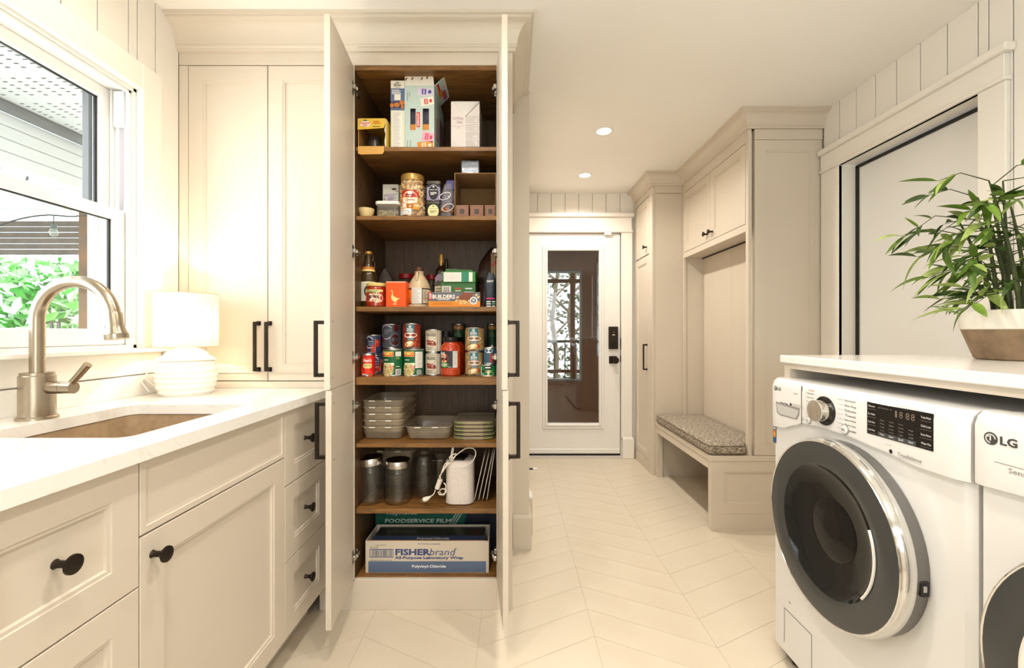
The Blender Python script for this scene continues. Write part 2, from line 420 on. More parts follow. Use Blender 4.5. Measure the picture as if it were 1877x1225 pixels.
# partition behind the pantry, and its baseboards
MB().box(XL-.1, .092, PB, YB+.012, 0, CH, CAB).struct('wall_partition')
mb = MB().prism([(PB-.012, 0), (PB-.012, .17), (PB-.004, .187), (PB, .187), (PB, 0)], 'x', .005, .104, CAB)
mb.prism([(.092, 0), (.104, 0), (.104, .17), (.096, .187), (.092, .187)], 'y', PB, 2.485, CAB)
mb.struct('baseboard_partition')
mb = MB().box(.092, .117, 2.49, 2.58, 0, .2, CAB, .004); mb.box(.092, .117, 2.49, 2.58, .2, .225, WHITE, .008); mb.box(.092, .11, 2.6, 3.2, 0, .18, WHITE, .004); mb.struct('trim_3')
ds = thing('door_stop', 'black spring door stop with a pale tip low on the passage wall', 'door stop', (.092, 3.45, .08))
MB().tube([(.094, 3.45, .08), (.165, 3.45, .08)], .008, BLACK).part('spring', ds); MB().tube([(.165, 3.45, .08), (.198, 3.45, .079)], .0085, WHITE).part('rubber_tip', ds)

# ---- sink window (double hung) in the left wall
w1 = MB(); cx = XL+.02                            # flat casing on the wall face
w1.box(XL, cx, WY1, WY1+.09, WZ0, WZ1+.095, TRIMW, .003); w1.box(XL, cx, WY0-.09, WY0, WZ0, WZ1+.095, TRIMW, .003); w1.box(XL, cx, WY0, WY1, WZ1, WZ1+.095, TRIMW, .003)
w1 = w1.struct('window_1', 'white double-hung window above the sink')
mb = MB(); mb.box(XL, cx+.006, WY1-.008, WY1+.006, WZ0, WZ1+.006, TRIMW, .002); mb.box(XL, cx+.006, WY0, WY1-.008, WZ1-.008, WZ1+.006, TRIMW, .002); mb.part('casing_bead', w1)
mb = MB(); xo = -1.512                             # jamb liner with stops
mb.box(xo, XL, WY1-.018, WY1, WZ0, WZ1, WHITE); mb.box(xo, XL, WY0, WY0+.018, WZ0, WZ1, WHITE); mb.box(xo, XL, WY0, WY1, WZ1-.018, WZ1, WHITE); mb.box(xo, XL, WY0, WY1, WZ0-.01, WZ0+.012, WHITE)
mb.box(-1.404, -1.392, WY1-.03, WY1-.018, WZ0, WZ1-.018, WHITE, .002); mb.box(-1.404, -1.392, WY0, WY1-.018, WZ1-.03, WZ1-.018, WHITE, .002)
mb.box(-1.462, -1.452, WY1-.03, WY1-.018, WZ0, WZ1-.018, WHITE, .002)
mb.part('jamb', w1)
TRACK = mat((178, 172, 176), .5, name='track_grey')
MB().box(-1.447, -1.409, WY1-.032, WY1-.019, 1.90, 2.03, WHITE, .002).part('balance_cover', w1)
MB().box(-1.434, -1.421, WY1-.0205, WY1-.018, 1.6, 1.9, TRACK).part('balance_track', w1)
def sash(name, x0, x1, z0, z1, rail_t, rail_b, gx):
    mb = MB(); y0, y1 = WY0+.02, WY1-.02; st = .042
    mb.box(x0, x1, y1-st, y1, z0, z1, WHITE, .003); mb.box(x0, x1, y0, y0+st, z0, z1, WHITE, .003)
    mb.box(x0, x1, y0+st, y1-st, z1-rail_t, z1, WHITE, .003); mb.box(x0, x1, y0+st, y1-st, z0, z0+rail_b, WHITE, .003)
    o = mb.part(name, w1); a, b, c, d = y0+st, y1-st, z0+rail_b, z1-rail_t; g = .008
    k = MB(); k.box(gx-.005, gx+.002, b-g, b+.002, c, d, BLACK); k.box(gx-.005, gx+.002, a, a+g, c, d, BLACK); k.box(gx-.005, gx+.002, a, b, d-g*.6, d+.001, BLACK)
    k.part('spacer_bar', o)
    MB().box(gx-.003, gx-.001, a, b, c, d, GLASS).part('glass', o)
    return o
sash('upper_sash', -1.495, -1.463, 1.575, 2.037, .042, .038, -1.478)
ls = sash('lower_sash', -1.45, -1.408, 1.11, 1.594, .037, .056, -1.43)
OUTF = mat((96, 96, 98), .5, name='outer_frame_grey')
mb = MB(); mb.box(-1.535, -1.513, 1.565, 1.64, 1.58, 2.06, OUTF); mb.box(-1.535, -1.513, WY0-.03, 1.565, 2.02, 2.06, OUTF); mb.box(-1.52, -1.513, 1.568, 1.64, 1.07, 1.58, WHITE); mb.part('outer_frame', w1)
mb = MB(); y = 1.44; mb.box(-1.52, -1.512, y, y+.004, 1.165, 1.19, BLACK); mb.box(-1.52, -1.51, y+.022, y+.026, 1.165, 1.19, BLACK); mb.box(-1.52, -1.51, y, y+.026, 1.186, 1.19, BLACK); mb.box(-1.52, -1.51, y, y+.026, 1.164, 1.168, BLACK); mb.part('sash_lift', w1)
mb = MB(); mb.box(XL, -1.33, WY0-.12, WY1+.115, 1.081, 1.097, TRIMW, .003); mb.part('stool', w1)
MB().box(XL, XL+.014, WY0-.1, WY1+.095, 1.0, 1.081, TRIMW, .003).part('apron', w1)

# ---- flat white door in the right wall, craftsman casing
d2 = MB(); cx = XR-.02
d2.box(XR, cx, DY1, 2.535, 0, DZ, TRIMW, .003); d2.box(XR, cx, 1.585, DY0, 0, DZ, TRIMW, .003)
d2 = d2.struct('door_2', 'flat white door with a black edge behind the plant')
mb = MB(); mb.box(XR, XR-.03, 1.58, 2.535, DZ, DZ+.016, TRIMW, .003); mb.part('fillet', d2)
MB().box(XR, XR-.022, 1.588, 2.535, DZ+.016, 2.17, TRIMW, .002).part('frieze', d2)
MB().box(XR, XR-.042, 1.567, 2.535, 2.17, 2.2, TRIMW, .004).part('cap', d2)
mb = MB(); mb.box(XR-.018, XR+.13, DY1, DY1+.02, 0, DZ, TRIMW); mb.box(XR-.018, XR+.13, DY0-.02, DY0, 0, DZ, TRIMW); mb.box(XR-.018, XR+.13, DY0, DY1, DZ-.0, DZ+.01, TRIMW); mb.part('jamb', d2)
mb = MB(); mb.box(XR+.072, XR+.1, DY1-.02, DY1, 0, DZ-.012, BLACK); mb.box(XR+.072, XR+.1, DY0, DY1, DZ-.022, DZ-.006, BLACK); mb.part('edge_trim', d2, 'black edge strip')
MB().box(XR+.078, XR+.098, DY0, DY1-.02, .01, DZ-.022, mat((236, 235, 232), .35, name='satin_door_panel')).part('slab', d2)

# ---- glazed back door
d1 = MB()
gx0, gx1, gz0, gz1 = XP(1003, YB), XP(1098, YB), ZP(776, YB), ZP(458, YB); fy, by = YB, YB+.04
for q in ((BX0+.002, gx0, .04, BZ-.006), (gx1, BX1-.004, .04, BZ-.006), (gx0, gx1, .04, gz0), (gx0, gx1, gz1, BZ-.006)): d1.box(q[0], q[1], fy, by, q[2], q[3], DOORW)
d1 = d1.struct('door_1', 'white entry door with a tall dark glass panel')
mb = MB()
def frame_ring(mb, x0, x1, z0, z1, w, y0, y1, m, b=.003):
    mb.box(x0, x0+w, y0, y1, z0, z1, m, b); mb.box(x1-w, x1, y0, y1, z0, z1, m, b); mb.box(x0+w, x1-w, y0, y1, z0, z0+w, m, b); mb.box(x0+w, x1-w, y0, y1, z1-w, z1, m, b)
ox0, ox1, oz0, oz1 = XP(994.5, YB), XP(1107, YB), ZP(786, YB), ZP(451, YB)
frame_ring(mb, ox0, ox1, oz0, oz1, .022, fy-.01, fy+.004, DOORW); frame_ring(mb, ox0+.022, ox1-.022, oz0+.022, oz1-.022, .024, fy-.016, fy+.004, DOORW, .006)
mb.part('glazing_bead', d1)
MB().box(gx0-.002, gx1+.002, fy+.012, fy+.018, gz0, gz1, clear('brown_glass', (226, 224, 220), amount=.0, rough=.0, ior=1.52)).part('glass', d1, 'dark glass panel')
MB().box(BX0+.002, BX1-.006, fy-.012, fy, .045, .085, DOORW, .003).part('door_sweep', d1)
mb = MB().box(BX0-.02, BX1+.02, YB-.03, YB+.14, 0, .022, mat((214, 208, 198), .4, name='sill')); mb.box(BX0, BX1, YB+.005, YB+.03, .022, .04, BLACK); mb.part('threshold', d1)
MB().box(BX1-.004, BX1+.001, fy+.004, fy+.03, .03, BZ, BLACK).part('weather_strip', d1)
kp = MB().box(XP(1115, YB), XP(1132, YB), fy-.028, fy, ZP(640, YB), ZP(599, YB), BRONZE, .004).part('keypad', d1, 'dark bronze keypad lock')
S = Plane((XP(1123.5, YB), fy-.028, ZP(620, YB)), (1, 0, 0), (0, 0, 1)); mb = MB(); disc(mb, S, 0, .055, .004, .004, ink('c09060'), 2, 10); rect(mb, S, -.012, .026, .012, .034, ink('e8d8c0'), 2); disc(mb, S, 0, -.045, .02, .02, BLACK, 2); mb.part('keypad_print', kp)
MB().lathe([(.014, -.03), (.014, 0)], (XP(1124, YB), fy-.02, ZP(629, YB)), BRONZE, 16, 'y').part('thumb_turn', kp)
db = MB().box(XP(1116, YB), XP(1130.5, YB), fy-.012, fy, ZP(666.5, YB), ZP(653, YB), BRONZE, .003).part('knob_plate', d1)
MB().lathe([(.015, .012), (.015, -.03), (.029, -.034), (.031, -.06), (.028, -.065)], (XP(1125.5, YB), fy-.012, ZP(660, YB)), BRONZE, 24, 'y').part('knob', db)
mb = MB().box(BX1-.004, BX1+.012, fy-.006, fy+.01, ZP(640, YB), ZP(620, YB), BLACK, .003); mb.box(BX1-.004, BX1+.014, fy-.008, fy+.01, ZP(664, YB), ZP(652, YB), BLACK, .003); mb.part('latch', d1)
MB().box(XP(1107, YB), XP(1120, YB), fy-.03, fy-.002, ZP(432, YB), ZP(425, YB), WHITE, .003).part('contact_sensor', d1)
# casing of the back door
t = MB(); t.box(XP(1138, YB), XP(1158, YB), YB-.022, YB, .19, 2.075, TRIMW, .003); t = t.struct('trim_2')
mb = MB(); mb.box(XP(1140, YB), XP(1161, YB), YB-.032, YB, 0, .185, TRIMW, .004); mb.box(XP(1140, YB), XP(1160, YB), YB-.028, YB, .165, .195, TRIMW, .006); mb.part('plinth_block', t)
MB().box(.094, XP(1158.5, YB), YB-.034, YB, 2.07, 2.092, TRIMW, .004).part('fillet', t)
MB().box(.094, XP(1157, YB), YB-.024, YB, 2.092, 2.21, TRIMW, .002).part('frieze', t)
MB().box(.094, XP(1160.5, YB), YB-.046, YB, 2.21, 2.245, TRIMW, .004).part('cap', t)

# ---- crown mouldings, swept along the cabinet fronts
def crown(name, path, z0, z1, pm, nrm):
    h = z1-z0; prof = [(0, 0), (.012, 0), (.012, .10), (.018, .13), (.018, .2)]
    for i in range(7):
        a = i/6*math.pi/2; prof.append((.02+(pm-.034)*(1-math.cos(a)), .2+.6*math.sin(a)))
    prof += [(pm-.01, .82), (pm-.01, .88), (pm, .9), (pm, 1)]
    rows = []
    for p, q in prof: rows.append([(x+nx*p, y+ny*p, z0+q*h) for (x, y), (nx, ny) in zip(path, nrm)])
    v = [c for r in rows for c in r]; k = len(path); f = []
    for j in range(len(prof)-1):
        for i in range(k-1): f.append((j*k+i, j*k+i+1, (j+1)*k+i+1, (j+1)*k+i))
    back = [(x, y, z0) for x, y in path]+[(x, y, z1) for x, y in path]
    n0 = len(v); v += back
    for i in range(k-1): f.append((n0+i, n0+k+i, n0+k+i+1, n0+i+1)); f.append((n0+i, n0+i+1, i+1, i)); f.append((n0+k+i, (len(prof)-1)*k+i, (len(prof)-1)*k+i+1, n0+k+i+1))
    mb = MB().add(v, f, CAB, True); ob = mb.struct(name); return ob
crown('trim_1', [(XL, PF), (.002, PF), (.002, PB)], 2.316, CH, .085, [(0, -1), (1, -1), (1, 0)])
MY, MX, TX, TY = 2.545, 1.373, 1.13, 3.53       # mudroom run: near end, overhead front, tall-cabinet front, tall-cabinet near side
crown('trim_4', [(XR, MY), (MX, MY), (MX, TY), (TX, TY), (TX, YB)], 2.336, CH, .072, [(0, -1), (-1, -1), (-1, -1), (-1, -1), (-1, 0)])

# ---- recessed ceiling lights
LENS = mat((255, 246, 228), .4, emit=9, name='lit_lens')
def downlight(x, y, label, power, vis=True):
    t = thing('recessed_light', label, 'ceiling light', (x, y, CH), 'recessed ceiling lights')
    MB().lathe([(.040, -.001), (.046, -.006), (.058, -.004), (.060, 0)], (x, y, CH), WHITE, 28).part('trim_ring', t)
    MB().lathe([(.0, -.002), (.043, -.002)], (x, y, CH), LENS, 24).part('lens', t, 'glowing lens')
    o = area('downlight', (0, 0, -.009), (0, 0, 0), .085, .085, power, LAMP_COL, math.radians(150), 'DISK', t)
downlight(.583, 2.78, 'recessed round ceiling light nearer the camera, in front of the bench cabinets', 9)
downlight(.592, 3.56, 'smaller-looking recessed round ceiling light nearest the glazed back door', 8)
downlight(.55, .95, 'recessed round ceiling light overhead between pantry and washer', 8)
downlight(-.3, 1.12, 'recessed round ceiling light overhead just in front of the open pantry', 5)
downlight(-.3, .4, 'recessed round ceiling light overhead in front of the sink', 6.5)
downlight(.5, -.6, 'added recessed fill light, unseen, behind the camera on the washer side', 7)  # extra downlight out of view, added as fill
downlight(-.45, -.75, 'added recessed fill light, unseen, behind the camera on the sink side', 7)  # also added for fill, never in view
downlight(-1.0, 1.25, 'recessed round ceiling light above the sink window', 1.6)

# ---- the space beyond the glazed door
BR = mat((150, 92, 58), .6, noise=(3, (126, 76, 46), .3, .7), name='brown_panelling', stretch=(6, 6, .6))
mb = MB(); y0, y1 = 5.6, 5.7
VW = (-.25, .889, .54, 1.94); V2 = (1.075, 1.4, .85, 2.04)
mb.box(-1.2, VW[0], y0, y1, 0, 2.6, BR); mb.box(VW[1], V2[0], y0, y1, 0, 2.6, BR); mb.box(V2[1], 2.6, y0, y1, 0, 2.6, BR)
mb.box(VW[0], VW[1], y0, y1, 0, VW[2], BR); mb.box(VW[0], VW[1], y0, y1, VW[3], 2.6, BR); mb.box(V2[0], V2[1], y0, y1, 0, V2[2], BR); mb.box(V2[0], V2[1], y0, y1, V2[3], 2.6, BR)
mb.box(-1.2, -1.1, 4.17, y0, 0, 2.6, BR); mb.box(2.5, 2.6, 4.17, y0, 0, 2.6, BR); mb.box(-1.1, 2.5, y0-.02, y0, 2.1, 2.14, BR); mb.box(1.0, 2.5, y0-.01, y0, 1.02, 1.05, BR)
mb.struct('wall_porch')
MB().box(-1.2, 2.6, 4.16, 5.7, -.06, -.004, mat((120, 88, 62), .5, name='porch_floor')).struct('floor_porch')
cp = MB().box(-1.2, 2.6, 4.16, 5.7, 2.45, 2.52, mat((120, 118, 114), .7, name='porch_grey')).struct('ceiling_porch')
w2 = MB(); fr = mat((168, 184, 188), .4, name='pale_frame'); frame_ring(w2, VW[0], VW[1], VW[2], VW[3], .022, y0-.01, y0+.06, fr); frame_ring(w2, V2[0], V2[1], V2[2], V2[3], .022, y0-.01, y0+.06, fr)
w2 = w2.struct('window_2')
mb = MB(); mx = XP(1050, y0)
mb.box(mx-.03, mx+.03, y0+.01, y0+.04, VW[2]+.02, VW[3]-.02, BR); mb.box(VW[0]+.02, VW[1]-.02, y0+.012, y0+.038, ZP(515, y0)-.025, ZP(515, y0)+.025, BR); mb.box(VW[0]+.02, VW[1]-.02, y0+.012, y0+.038, ZP(681, y0)-.02, ZP(681, y0)+.02, BR); mb.part('muntin', w2)
MB().box(VW[0]+.02, VW[1]-.02, y0+.022, y0+.026, VW[2]+.02, VW[3]-.02, GLASS).part('pane', w2); MB().box(V2[0]+.02, V2[1]-.02, y0+.022, y0+.026, V2[2]+.02, V2[3]-.02, GLASS).part('pane', w2)
rl = thing('railing', 'thin black metal railing seen through the glass of the back door', 'railing', (.3, 6.6, 0))
MB().box(-1.4, 2.6, 6.59, 6.61, 1.0, 1.04, BLACK).part('top_rail', rl); MB().box(-1.4, 2.6, 6.59, 6.61, .1, .14, BLACK).part('bottom_rail', rl)
for i in range(26): MB().box(-1.38+.155*i, -1.365+.155*i, 6.592, 6.608, -.06, 1.0, BLACK).part('baluster', rl)
MB().box(-3, 4, 5.7, 12, -.3, -.06, mat((150, 140, 120), .9, name='yard')).struct('ground_rear')
def leafmass(x0, x1, y0, y1, z0, z1, n, size, cols, seed, name, label, cat, up=.3):
    r = random.Random(seed); mb = MB(); ms = [mat(c, .6, name='leaf') for c in cols]
    for i in range(n):
        c = Vector((r.uniform(x0, x1), r.uniform(y0, y1), r.uniform(z0, z1))); s = size*r.uniform(.6, 1.3)
        d = Vector((r.uniform(-1, 1), r.uniform(-1, 1), r.uniform(-1, up))).normalized(); w = d.cross(Vector((r.uniform(-1, 1), r.uniform(-1, 1), r.uniform(-1, 1)))).normalized()
        nrm = d.cross(w)*.18*s
        mb.add([c-d*s, c+w*s*.45+nrm, c+d*s, c-w*s*.45+nrm], [(0, 1, 2), (0, 2, 3)], ms[i % len(ms)])
    return mb.top(name, label, cat, kind='stuff')
TRK = mat((176, 160, 140), .9, noise=(12, (120, 106, 92), .3, .7), name='bark')
for i, (x, y, r_) in enumerate(((.35, 7.6, .07), (.78, 8.1, .05), (1.0, 7.3, .06), (1.5, 8.6, .08))):
    t = thing('tree', ['pale slender tree trunk at the left of the porch window', 'thin leaning tree trunk in the middle of the porch window', 'gnarled tree trunk behind the right edge of the porch window', 'stout tree trunk beyond the narrow porch window'][i], 'tree', (x, y, -.06))
    MB().tube([(x, y, -.06), (x+.05, y, .7), (x-.04, y, 1.4), (x+.09, y+.1, 2.4), (x+.05, y, 3.2)], [r_, r_*.9, r_*.8, r_*.6, r_*.3], TRK, 8).part('trunk', t)
    for k in range(4):
        z = 1.1+.35*k; q = -1 if k % 2 else 1
        MB().tube([(x, y, z), (x+q*.25, y+.1, z+.25), (x+q*.55, y+.05, z+.35)], [r_*.45, r_*.3, .008], TRK, 6).part('branch', t)
leafmass(-1.5, 3, 8.75, 10, .0, 3.4, 3200, .08, [(120, 134, 104), (150, 158, 136), (84, 100, 72), (170, 172, 158)], 5, 'tree_foliage', 'loose grey-green foliage beyond the porch window railing', 'foliage')

# ---- outside the sink window: covered patio
PW = mat((244, 245, 244), .5, name='white_patio_paint')
mb = MB().box(-3.1, -1.6, -1, 4.6, 2.55, 2.6, soffit_mat()); pc = mb.struct('porch_ceiling')
mb = MB(); 
for i, z in enumerate((2.50, 2.42, 2.34, 2.26)): mb.box(-3.2, -3.1+.002*i, -1, 4.6, z-.076, z, PW, .004)
bm_ = mb.top('patio_beam', 'white boarded patio beam under the vented soffit outside the sink window', 'beam')
MB().tube([(-3.06, -1, 2.52), (-3.06, 4.6, 2.52)], .036, mat((118, 120, 122), .4, name='gutter_grey'), 10).top('gutter', 'grey pipe running along the top of the patio beam', 'gutter')
for i, y in enumerate((2.5, 3.3, 4.1)):
    MB().box(-6.5, -3.2, y, y+.09, 2.32, 2.5, PW, .005).top('patio_rafter', ['white patio rafter nearest the sink window', 'middle white patio rafter beyond the beam', 'white patio rafter furthest from the sink window, by the rolled blind'][i], 'rafter', 'patio rafters')
MB().box(-6.5, -3.2, -1, 4.6, 2.5, 2.53, PW).struct('porch_roof')
BL = mat((112, 98, 88), .7, noise=(8, (92, 82, 74), .3, .7), name='bamboo_blind'); bd = thing('bamboo_blind', 'half-raised brown slatted blind hanging at the end of the patio', 'blind', (-5, 4.5, 1.9))
for i in range(6): MB().box(-6.4, XP(153, 4.5), 4.49, 4.51, 1.955+.058*i, 2.007+.058*i, BL, .003).part('slat', bd)
MB().box(-6.4, XP(153, 4.5), 4.485, 4.515, 1.925, 1.95, PW, .005).part('bottom_bar', bd)
MB().box(XP(153, 4.5), XP(153, 4.5)+.11, 4.45, 4.56, -.1, 2.5, mat((104, 82, 66), .7, noise=(6, (140, 96, 58), .3, .7), name='post_wood')).top('patio_post', 'brown wooden patio post beside the rolled blind', 'post')
sl = thing('string_light', 'hanging string light bulb on a drooping wire over the patio', 'string light', (XP(98, 3.8), 3.8, 2.05))
pts = []
for i in range(15):
    px = -60+16.5*i; pts.append((XP(px, 3.8), 3.8, ZP(394+(24*((98-px)/110)**2 if px < 98 else 3*math.sin((px-98)/20)), 3.8)))
MB().tube(pts, .007, BLACK, 6).part('wire', sl)
x = XP(98.5, 3.8); MB().tube([(x, 3.8, ZP(394, 3.8)), (x, 3.8, ZP(414, 3.8))], .004, BLACK, 6).part('drop_wire', sl)
MB().lathe([(.02, .0), (.022, -.035)], (x, 3.8, ZP(412, 3.8)), mat((90, 104, 98), .5, name='socket'), 14).part('socket', sl)
MB().lathe([(.016, -.03), (.03, -.06), (.031, -.075), (.02, -.098), (0, -.106)], (x, 3.8, ZP(412, 3.8)), clear('bulb_glass', (240, 246, 240), amount=.2), 14).part('bulb', sl)
lp = thing('patio_lamp', 'grey hanging lamp bracket under the patio roof', 'lamp', (XP(52, 3.0), 3.0, 2.1))
MB().box(XP(-40, 3.0), XP(62, 3.0), 2.98, 3.05, ZP(305, 3.0), ZP(288, 3.0), mat((150, 152, 152), .4, name='lamp_grey'), .01).part('housing', lp)
MB().tube([(XP(52, 3.0), 3.0, ZP(305, 3)), (XP(50, 3.0), 3.0, ZP(328, 3)), (XP(46, 3.0), 3.0, ZP(334, 3))], .006, OUTF, 6).part('hook', lp)
leafmass(-9, -3.9, 5.3, 6.35, -.1, 2.15, 6500, .085, [(120, 210, 96), (190, 240, 170), (232, 250, 220), (70, 170, 60), (245, 252, 240)], 11, 'ivy_hedge', 'bright green leafy hedge seen through the sink window', 'hedge')  # whitish leaf colours stand in for overexposed highlights on the hedge
MB().box(-9.2, -3.8, 6.56, 6.66, -.1, 2.2, mat((70, 130, 60), .9, name='hedge_core')).top('hedge_screen', 'solid green screen behind the leafy hedge', 'screen')
MB().box(-10, -1.6, -2, 8, -.2, -.1, mat((228, 225, 218), .9, name='patio_paving')).struct('ground_patio')
# ================================================================== CABINETS, COUNTERS AND FIXTURES
def knob(p, d, parent, name='knob', s=1.0):
    """trumpet-shaped bronze knob growing along +-x or -y from p"""
    pr = [(.0085, 0), (.0062, .004), (.0062, .017), (.0135, .026), (.0168, .029), (.0165, .033), (.012, .0345), (0, .035)]
    ax, sg = d[-1], (-1 if d[0] == '-' else 1)
    mb = MB().lathe([(r*s, h*sg*s) for r, h in pr], p, BRONZE, 22, ax)
    if sg < 0: mb.f = [f[::-1] for f in mb.f]
    return mb.part(name, parent)
def pull(M, v0, v1, parent, out=.042, w=.013):
    """square bar pull in door space: bar along v at n = out"""
    mb = MB(); mb.box(-w/2, w/2, v0, v1, out-w, out, BRONZE, .002)
    for v in (v0, v1-w): mb.box(-w/2, w/2, v, v+w, 0, out-w, BRONZE, .0015); mb.box(-w*.75, w*.75, v-.003, v+w+.003, 0, .006, BRONZE, .001)
    return mb.xf(M).part('handle', parent)
FRONT = lambda x, y, z: basis((x, y, z), (1, 0, 0), (0, 0, 1), (0, -1, 0))
FACE_R = lambda x, y, z: basis((x, y, z), (0, 1, 0), (0, 0, 1), (1, 0, 0))       # faces +x, u runs along +y
FACE_L = lambda x, y, z: basis((x, y, z), (0, -1, 0), (0, 0, 1), (-1, 0, 0))     # faces -x, u runs along -y

# ---- base cabinets under the sink counter
CZ = .9225; CT = .8925; FX = -.765
def base(name, label, y0, y1, cat='cabinet'):
    t = thing(name, label, cat, ((XL+FX)/2, (y0+y1)/2, 0), 'base cabinets under the sink counter')
    if name == 'sink_cabinet':
        mb = MB().box(XL, FX-.021, y0, y1, .11, .66, CAB); mb.box(XL, FX-.021, y0, y0+.018, .66, CT-.003, CAB); mb.box(XL, FX-.021, y1-.018, y1, .66, CT-.003, CAB); mb.box(FX-.036, FX-.021, y0, y1, .66, CT-.003, CAB); mb.part('body', t)
    else: MB().box(XL, FX-.021, y0, y1, .11, CT-.003, CAB).part('body', t)
    MB().box(XL, FX-.075, y0, y1, 0, .11, CAB).part('toe_kick', t)
    return t
def drawer(t, y0, y1, z0, z1, fr=.06, k=True):
    o = shaker(y1-y0-.003, z1-z0-.003, fr=fr).xf(FACE_R(FX, y0+.0015, z0+.0015)).part('drawer', t)
    if k: knob((FX-.009, (y0+y1)/2, (z0+z1)/2), '+x', o)
zs = [.111, .3715, .631, .8895]
for (y0, y1, nm) in ((.585, .9, 'greige three-drawer base cabinet nearest the camera under the sink counter'), (1.475, 1.8, 'greige three-drawer base cabinet beside the open pantry')):
    t = base('drawer_cabinet', nm, y0, y1)
    for i in range(3): drawer(t, y0, y1, zs[i], zs[i+1], .06)
    if y0 > 1: MB().box(FX-.02, FX, 1.801, 1.819, .11, CT-.003, CAB).part('filler', t)
t = base('sink_cabinet', 'greige sink base cabinet with a false front and one large door', .9, 1.475)
o = shaker(.572, .153, fr=.014, dep=.004, bead=False).xf(FACE_R(FX, .9015, .7335)).part('false_front', t)
o = shaker(.572, .617, fr=.062).xf(FACE_R(FX, .9015, .1125)).part('door', t)
knob((FX, .932, .682), '+x', o)
t = base('drawer_cabinet', 'greige base cabinet under the sink counter, beside and behind the camera', -1.2, .585)
drawer(t, -.02, .585, .111, .8895); drawer(t, -.62, -.02, .111, .8895)
# ---- countertop with the sink cut out, backsplash
SX0, SX1, SY0, SY1 = -1.211, -.844, .959, 1.402; CXF = -.745
mb = MB()
mb.box(XL, SX0, -1.2, PF, CT, CZ, QUARTZ); mb.box(SX1, CXF, -1.2, PF, CT, CZ, QUARTZ); mb.box(SX0, SX1, -1.2, SY0, CT, CZ, QUARTZ); mb.box(SX0, SX1, SY1, PF, CT, CZ, QUARTZ)
for (cx, cy, sx, sy) in ((SX0, SY0, 1, 1), (SX1, SY0, -1, 1), (SX0, SY1, 1, -1), (SX1, SY1, -1, -1)):
    R = .03; pts = [(cx, cy)]+[(cx+sx*(R-R*math.cos(a)), cy+sy*(R-R*math.sin(a))) for a in [math.pi/2*i/6 for i in range(7)]]
    mb.prism(pts if sx*sy < 0 else pts[::-1], 'z', CT, CZ, QUARTZ)
mb.top('countertop', 'white quartz countertop around the sink', 'countertop')
MB().box(XL+.001, XL+.021, -1.2, PF-.001, CZ, .9965, QUARTZ, .0015).top('backsplash', 'low white quartz backsplash behind the sink', 'backsplash')
def rrect(x0, x1, y0, y1, r, z, n=5):
    out = []
    for cx, cy, a0 in ((x1-r, y1-r, 0), (x0+r, y1-r, 90), (x0+r, y0+r, 180), (x1-r, y0+r, 270)):
        for i in range(n+1): a = math.radians(a0+90*i/n); out.append((cx+r*math.cos(a), cy+r*math.sin(a), z))
    return out
SINKM = mat((176, 150, 118), .55, noise=(60, (160, 134, 104), .3, .7), name='taupe_composite')
t = thing('sink', 'taupe composite undermount sink set in the white counter', 'sink', ((SX0+SX1)/2, (SY0+SY1)/2, .68))
rings = [rrect(SX0-.012, SX1+.012, SY0-.012, SY1+.012, .04, CT-.001), rrect(SX0-.003, SX1+.003, SY0-.003, SY1+.003, .035, CT-.002), rrect(SX0-.001, SX1+.001, SY0-.001, SY1+.001, .035, CT-.02), rrect(SX0+.006, SX1-.006, SY0+.006, SY1-.006, .04, .73), rrect(SX0+.02, SX1-.02, SY0+.02, SY1-.02, .05, .705), rrect(SX0+.15, SX1-.15, SY0+.18, SY1-.18, .03, .70)]
MB().loft([r[::-1] for r in rings], SINKM, True, (False, True)).part('bowl', t)
MB().lathe([(.045, .002), (.04, .003), (.03, -.004), (0, -.004)], ((SX0+SX1)/2, (SY0+SY1)/2, .7005), CHROME, 24).part('drain', t)
S = Plane((SX0+.001, 1.05, .85), (0, 1, 0), (0, 0, 1)); mb = MB(); rect(mb, S, -.03, -.012, .03, .012, ink('cfc4b2'), 3); rect(mb, S, -.024, -.006, .024, .006, ink('9c8b74'), 4); mb.part('sticker', t)
# ---- faucet
fx, fy_ = -1.27, 1.172
t = thing('faucet', 'brushed nickel gooseneck faucet with a side lever at the sink', 'faucet', (fx, fy_, CZ))
MB().lathe([(.042, 0), (.042, .006), (.039, .009)], (fx, fy_, CZ), STEEL, 32).part('base_plate', t)
MB().lathe([(.0365, .008), (.0365, .115), (.034, .117), (.034, .124), (.017, .1245)], (fx, fy_, CZ), STEEL, 32).part('body', t)
R = .103; cx = fx+R; zc = 1.187
path = [(fx, fy_, CZ+.118), (fx, fy_, 1.1), (fx, fy_, zc)]+[(cx+R*math.cos(a), fy_, zc+R*math.sin(a)) for a in [math.radians(180-172*i/22) for i in range(1, 23)]]
MB().tube(path, .0158, STEEL, 20).part('neck', t)
p = Vector(path[-1]); q = (Vector(path[-1])-Vector(path[-2])).normalized()
mb = MB(); d = Vector((.13, 0, -1)).normalized()
prof = [(-.006, .0165), (.0, .0185), (.028, .0185), (.042, .0215), (.052, .0245), (.053, .026), (.066, .026), (.067, .022)]
mb.tube([p+d*h for h, r in prof], [r for h, r in prof], STEEL, 22); mb.part('spray_head', t)
MB().box(p.x-.0205, p.x-.0165, p.y-.004, p.y+.004, p.z-.038, p.z-.03, BLACK).part('spray_button', t)
zl = 1.006; MB().tube([(fx+.03, fy_, zl), (fx+.068, fy_, zl)], .0165, STEEL, 20).part('lever_hub', t); MB().tube([(fx+.0685, fy_, zl), (fx+.098, fy_, zl)], .0162, STEEL, 20).part('lever_cap', t)
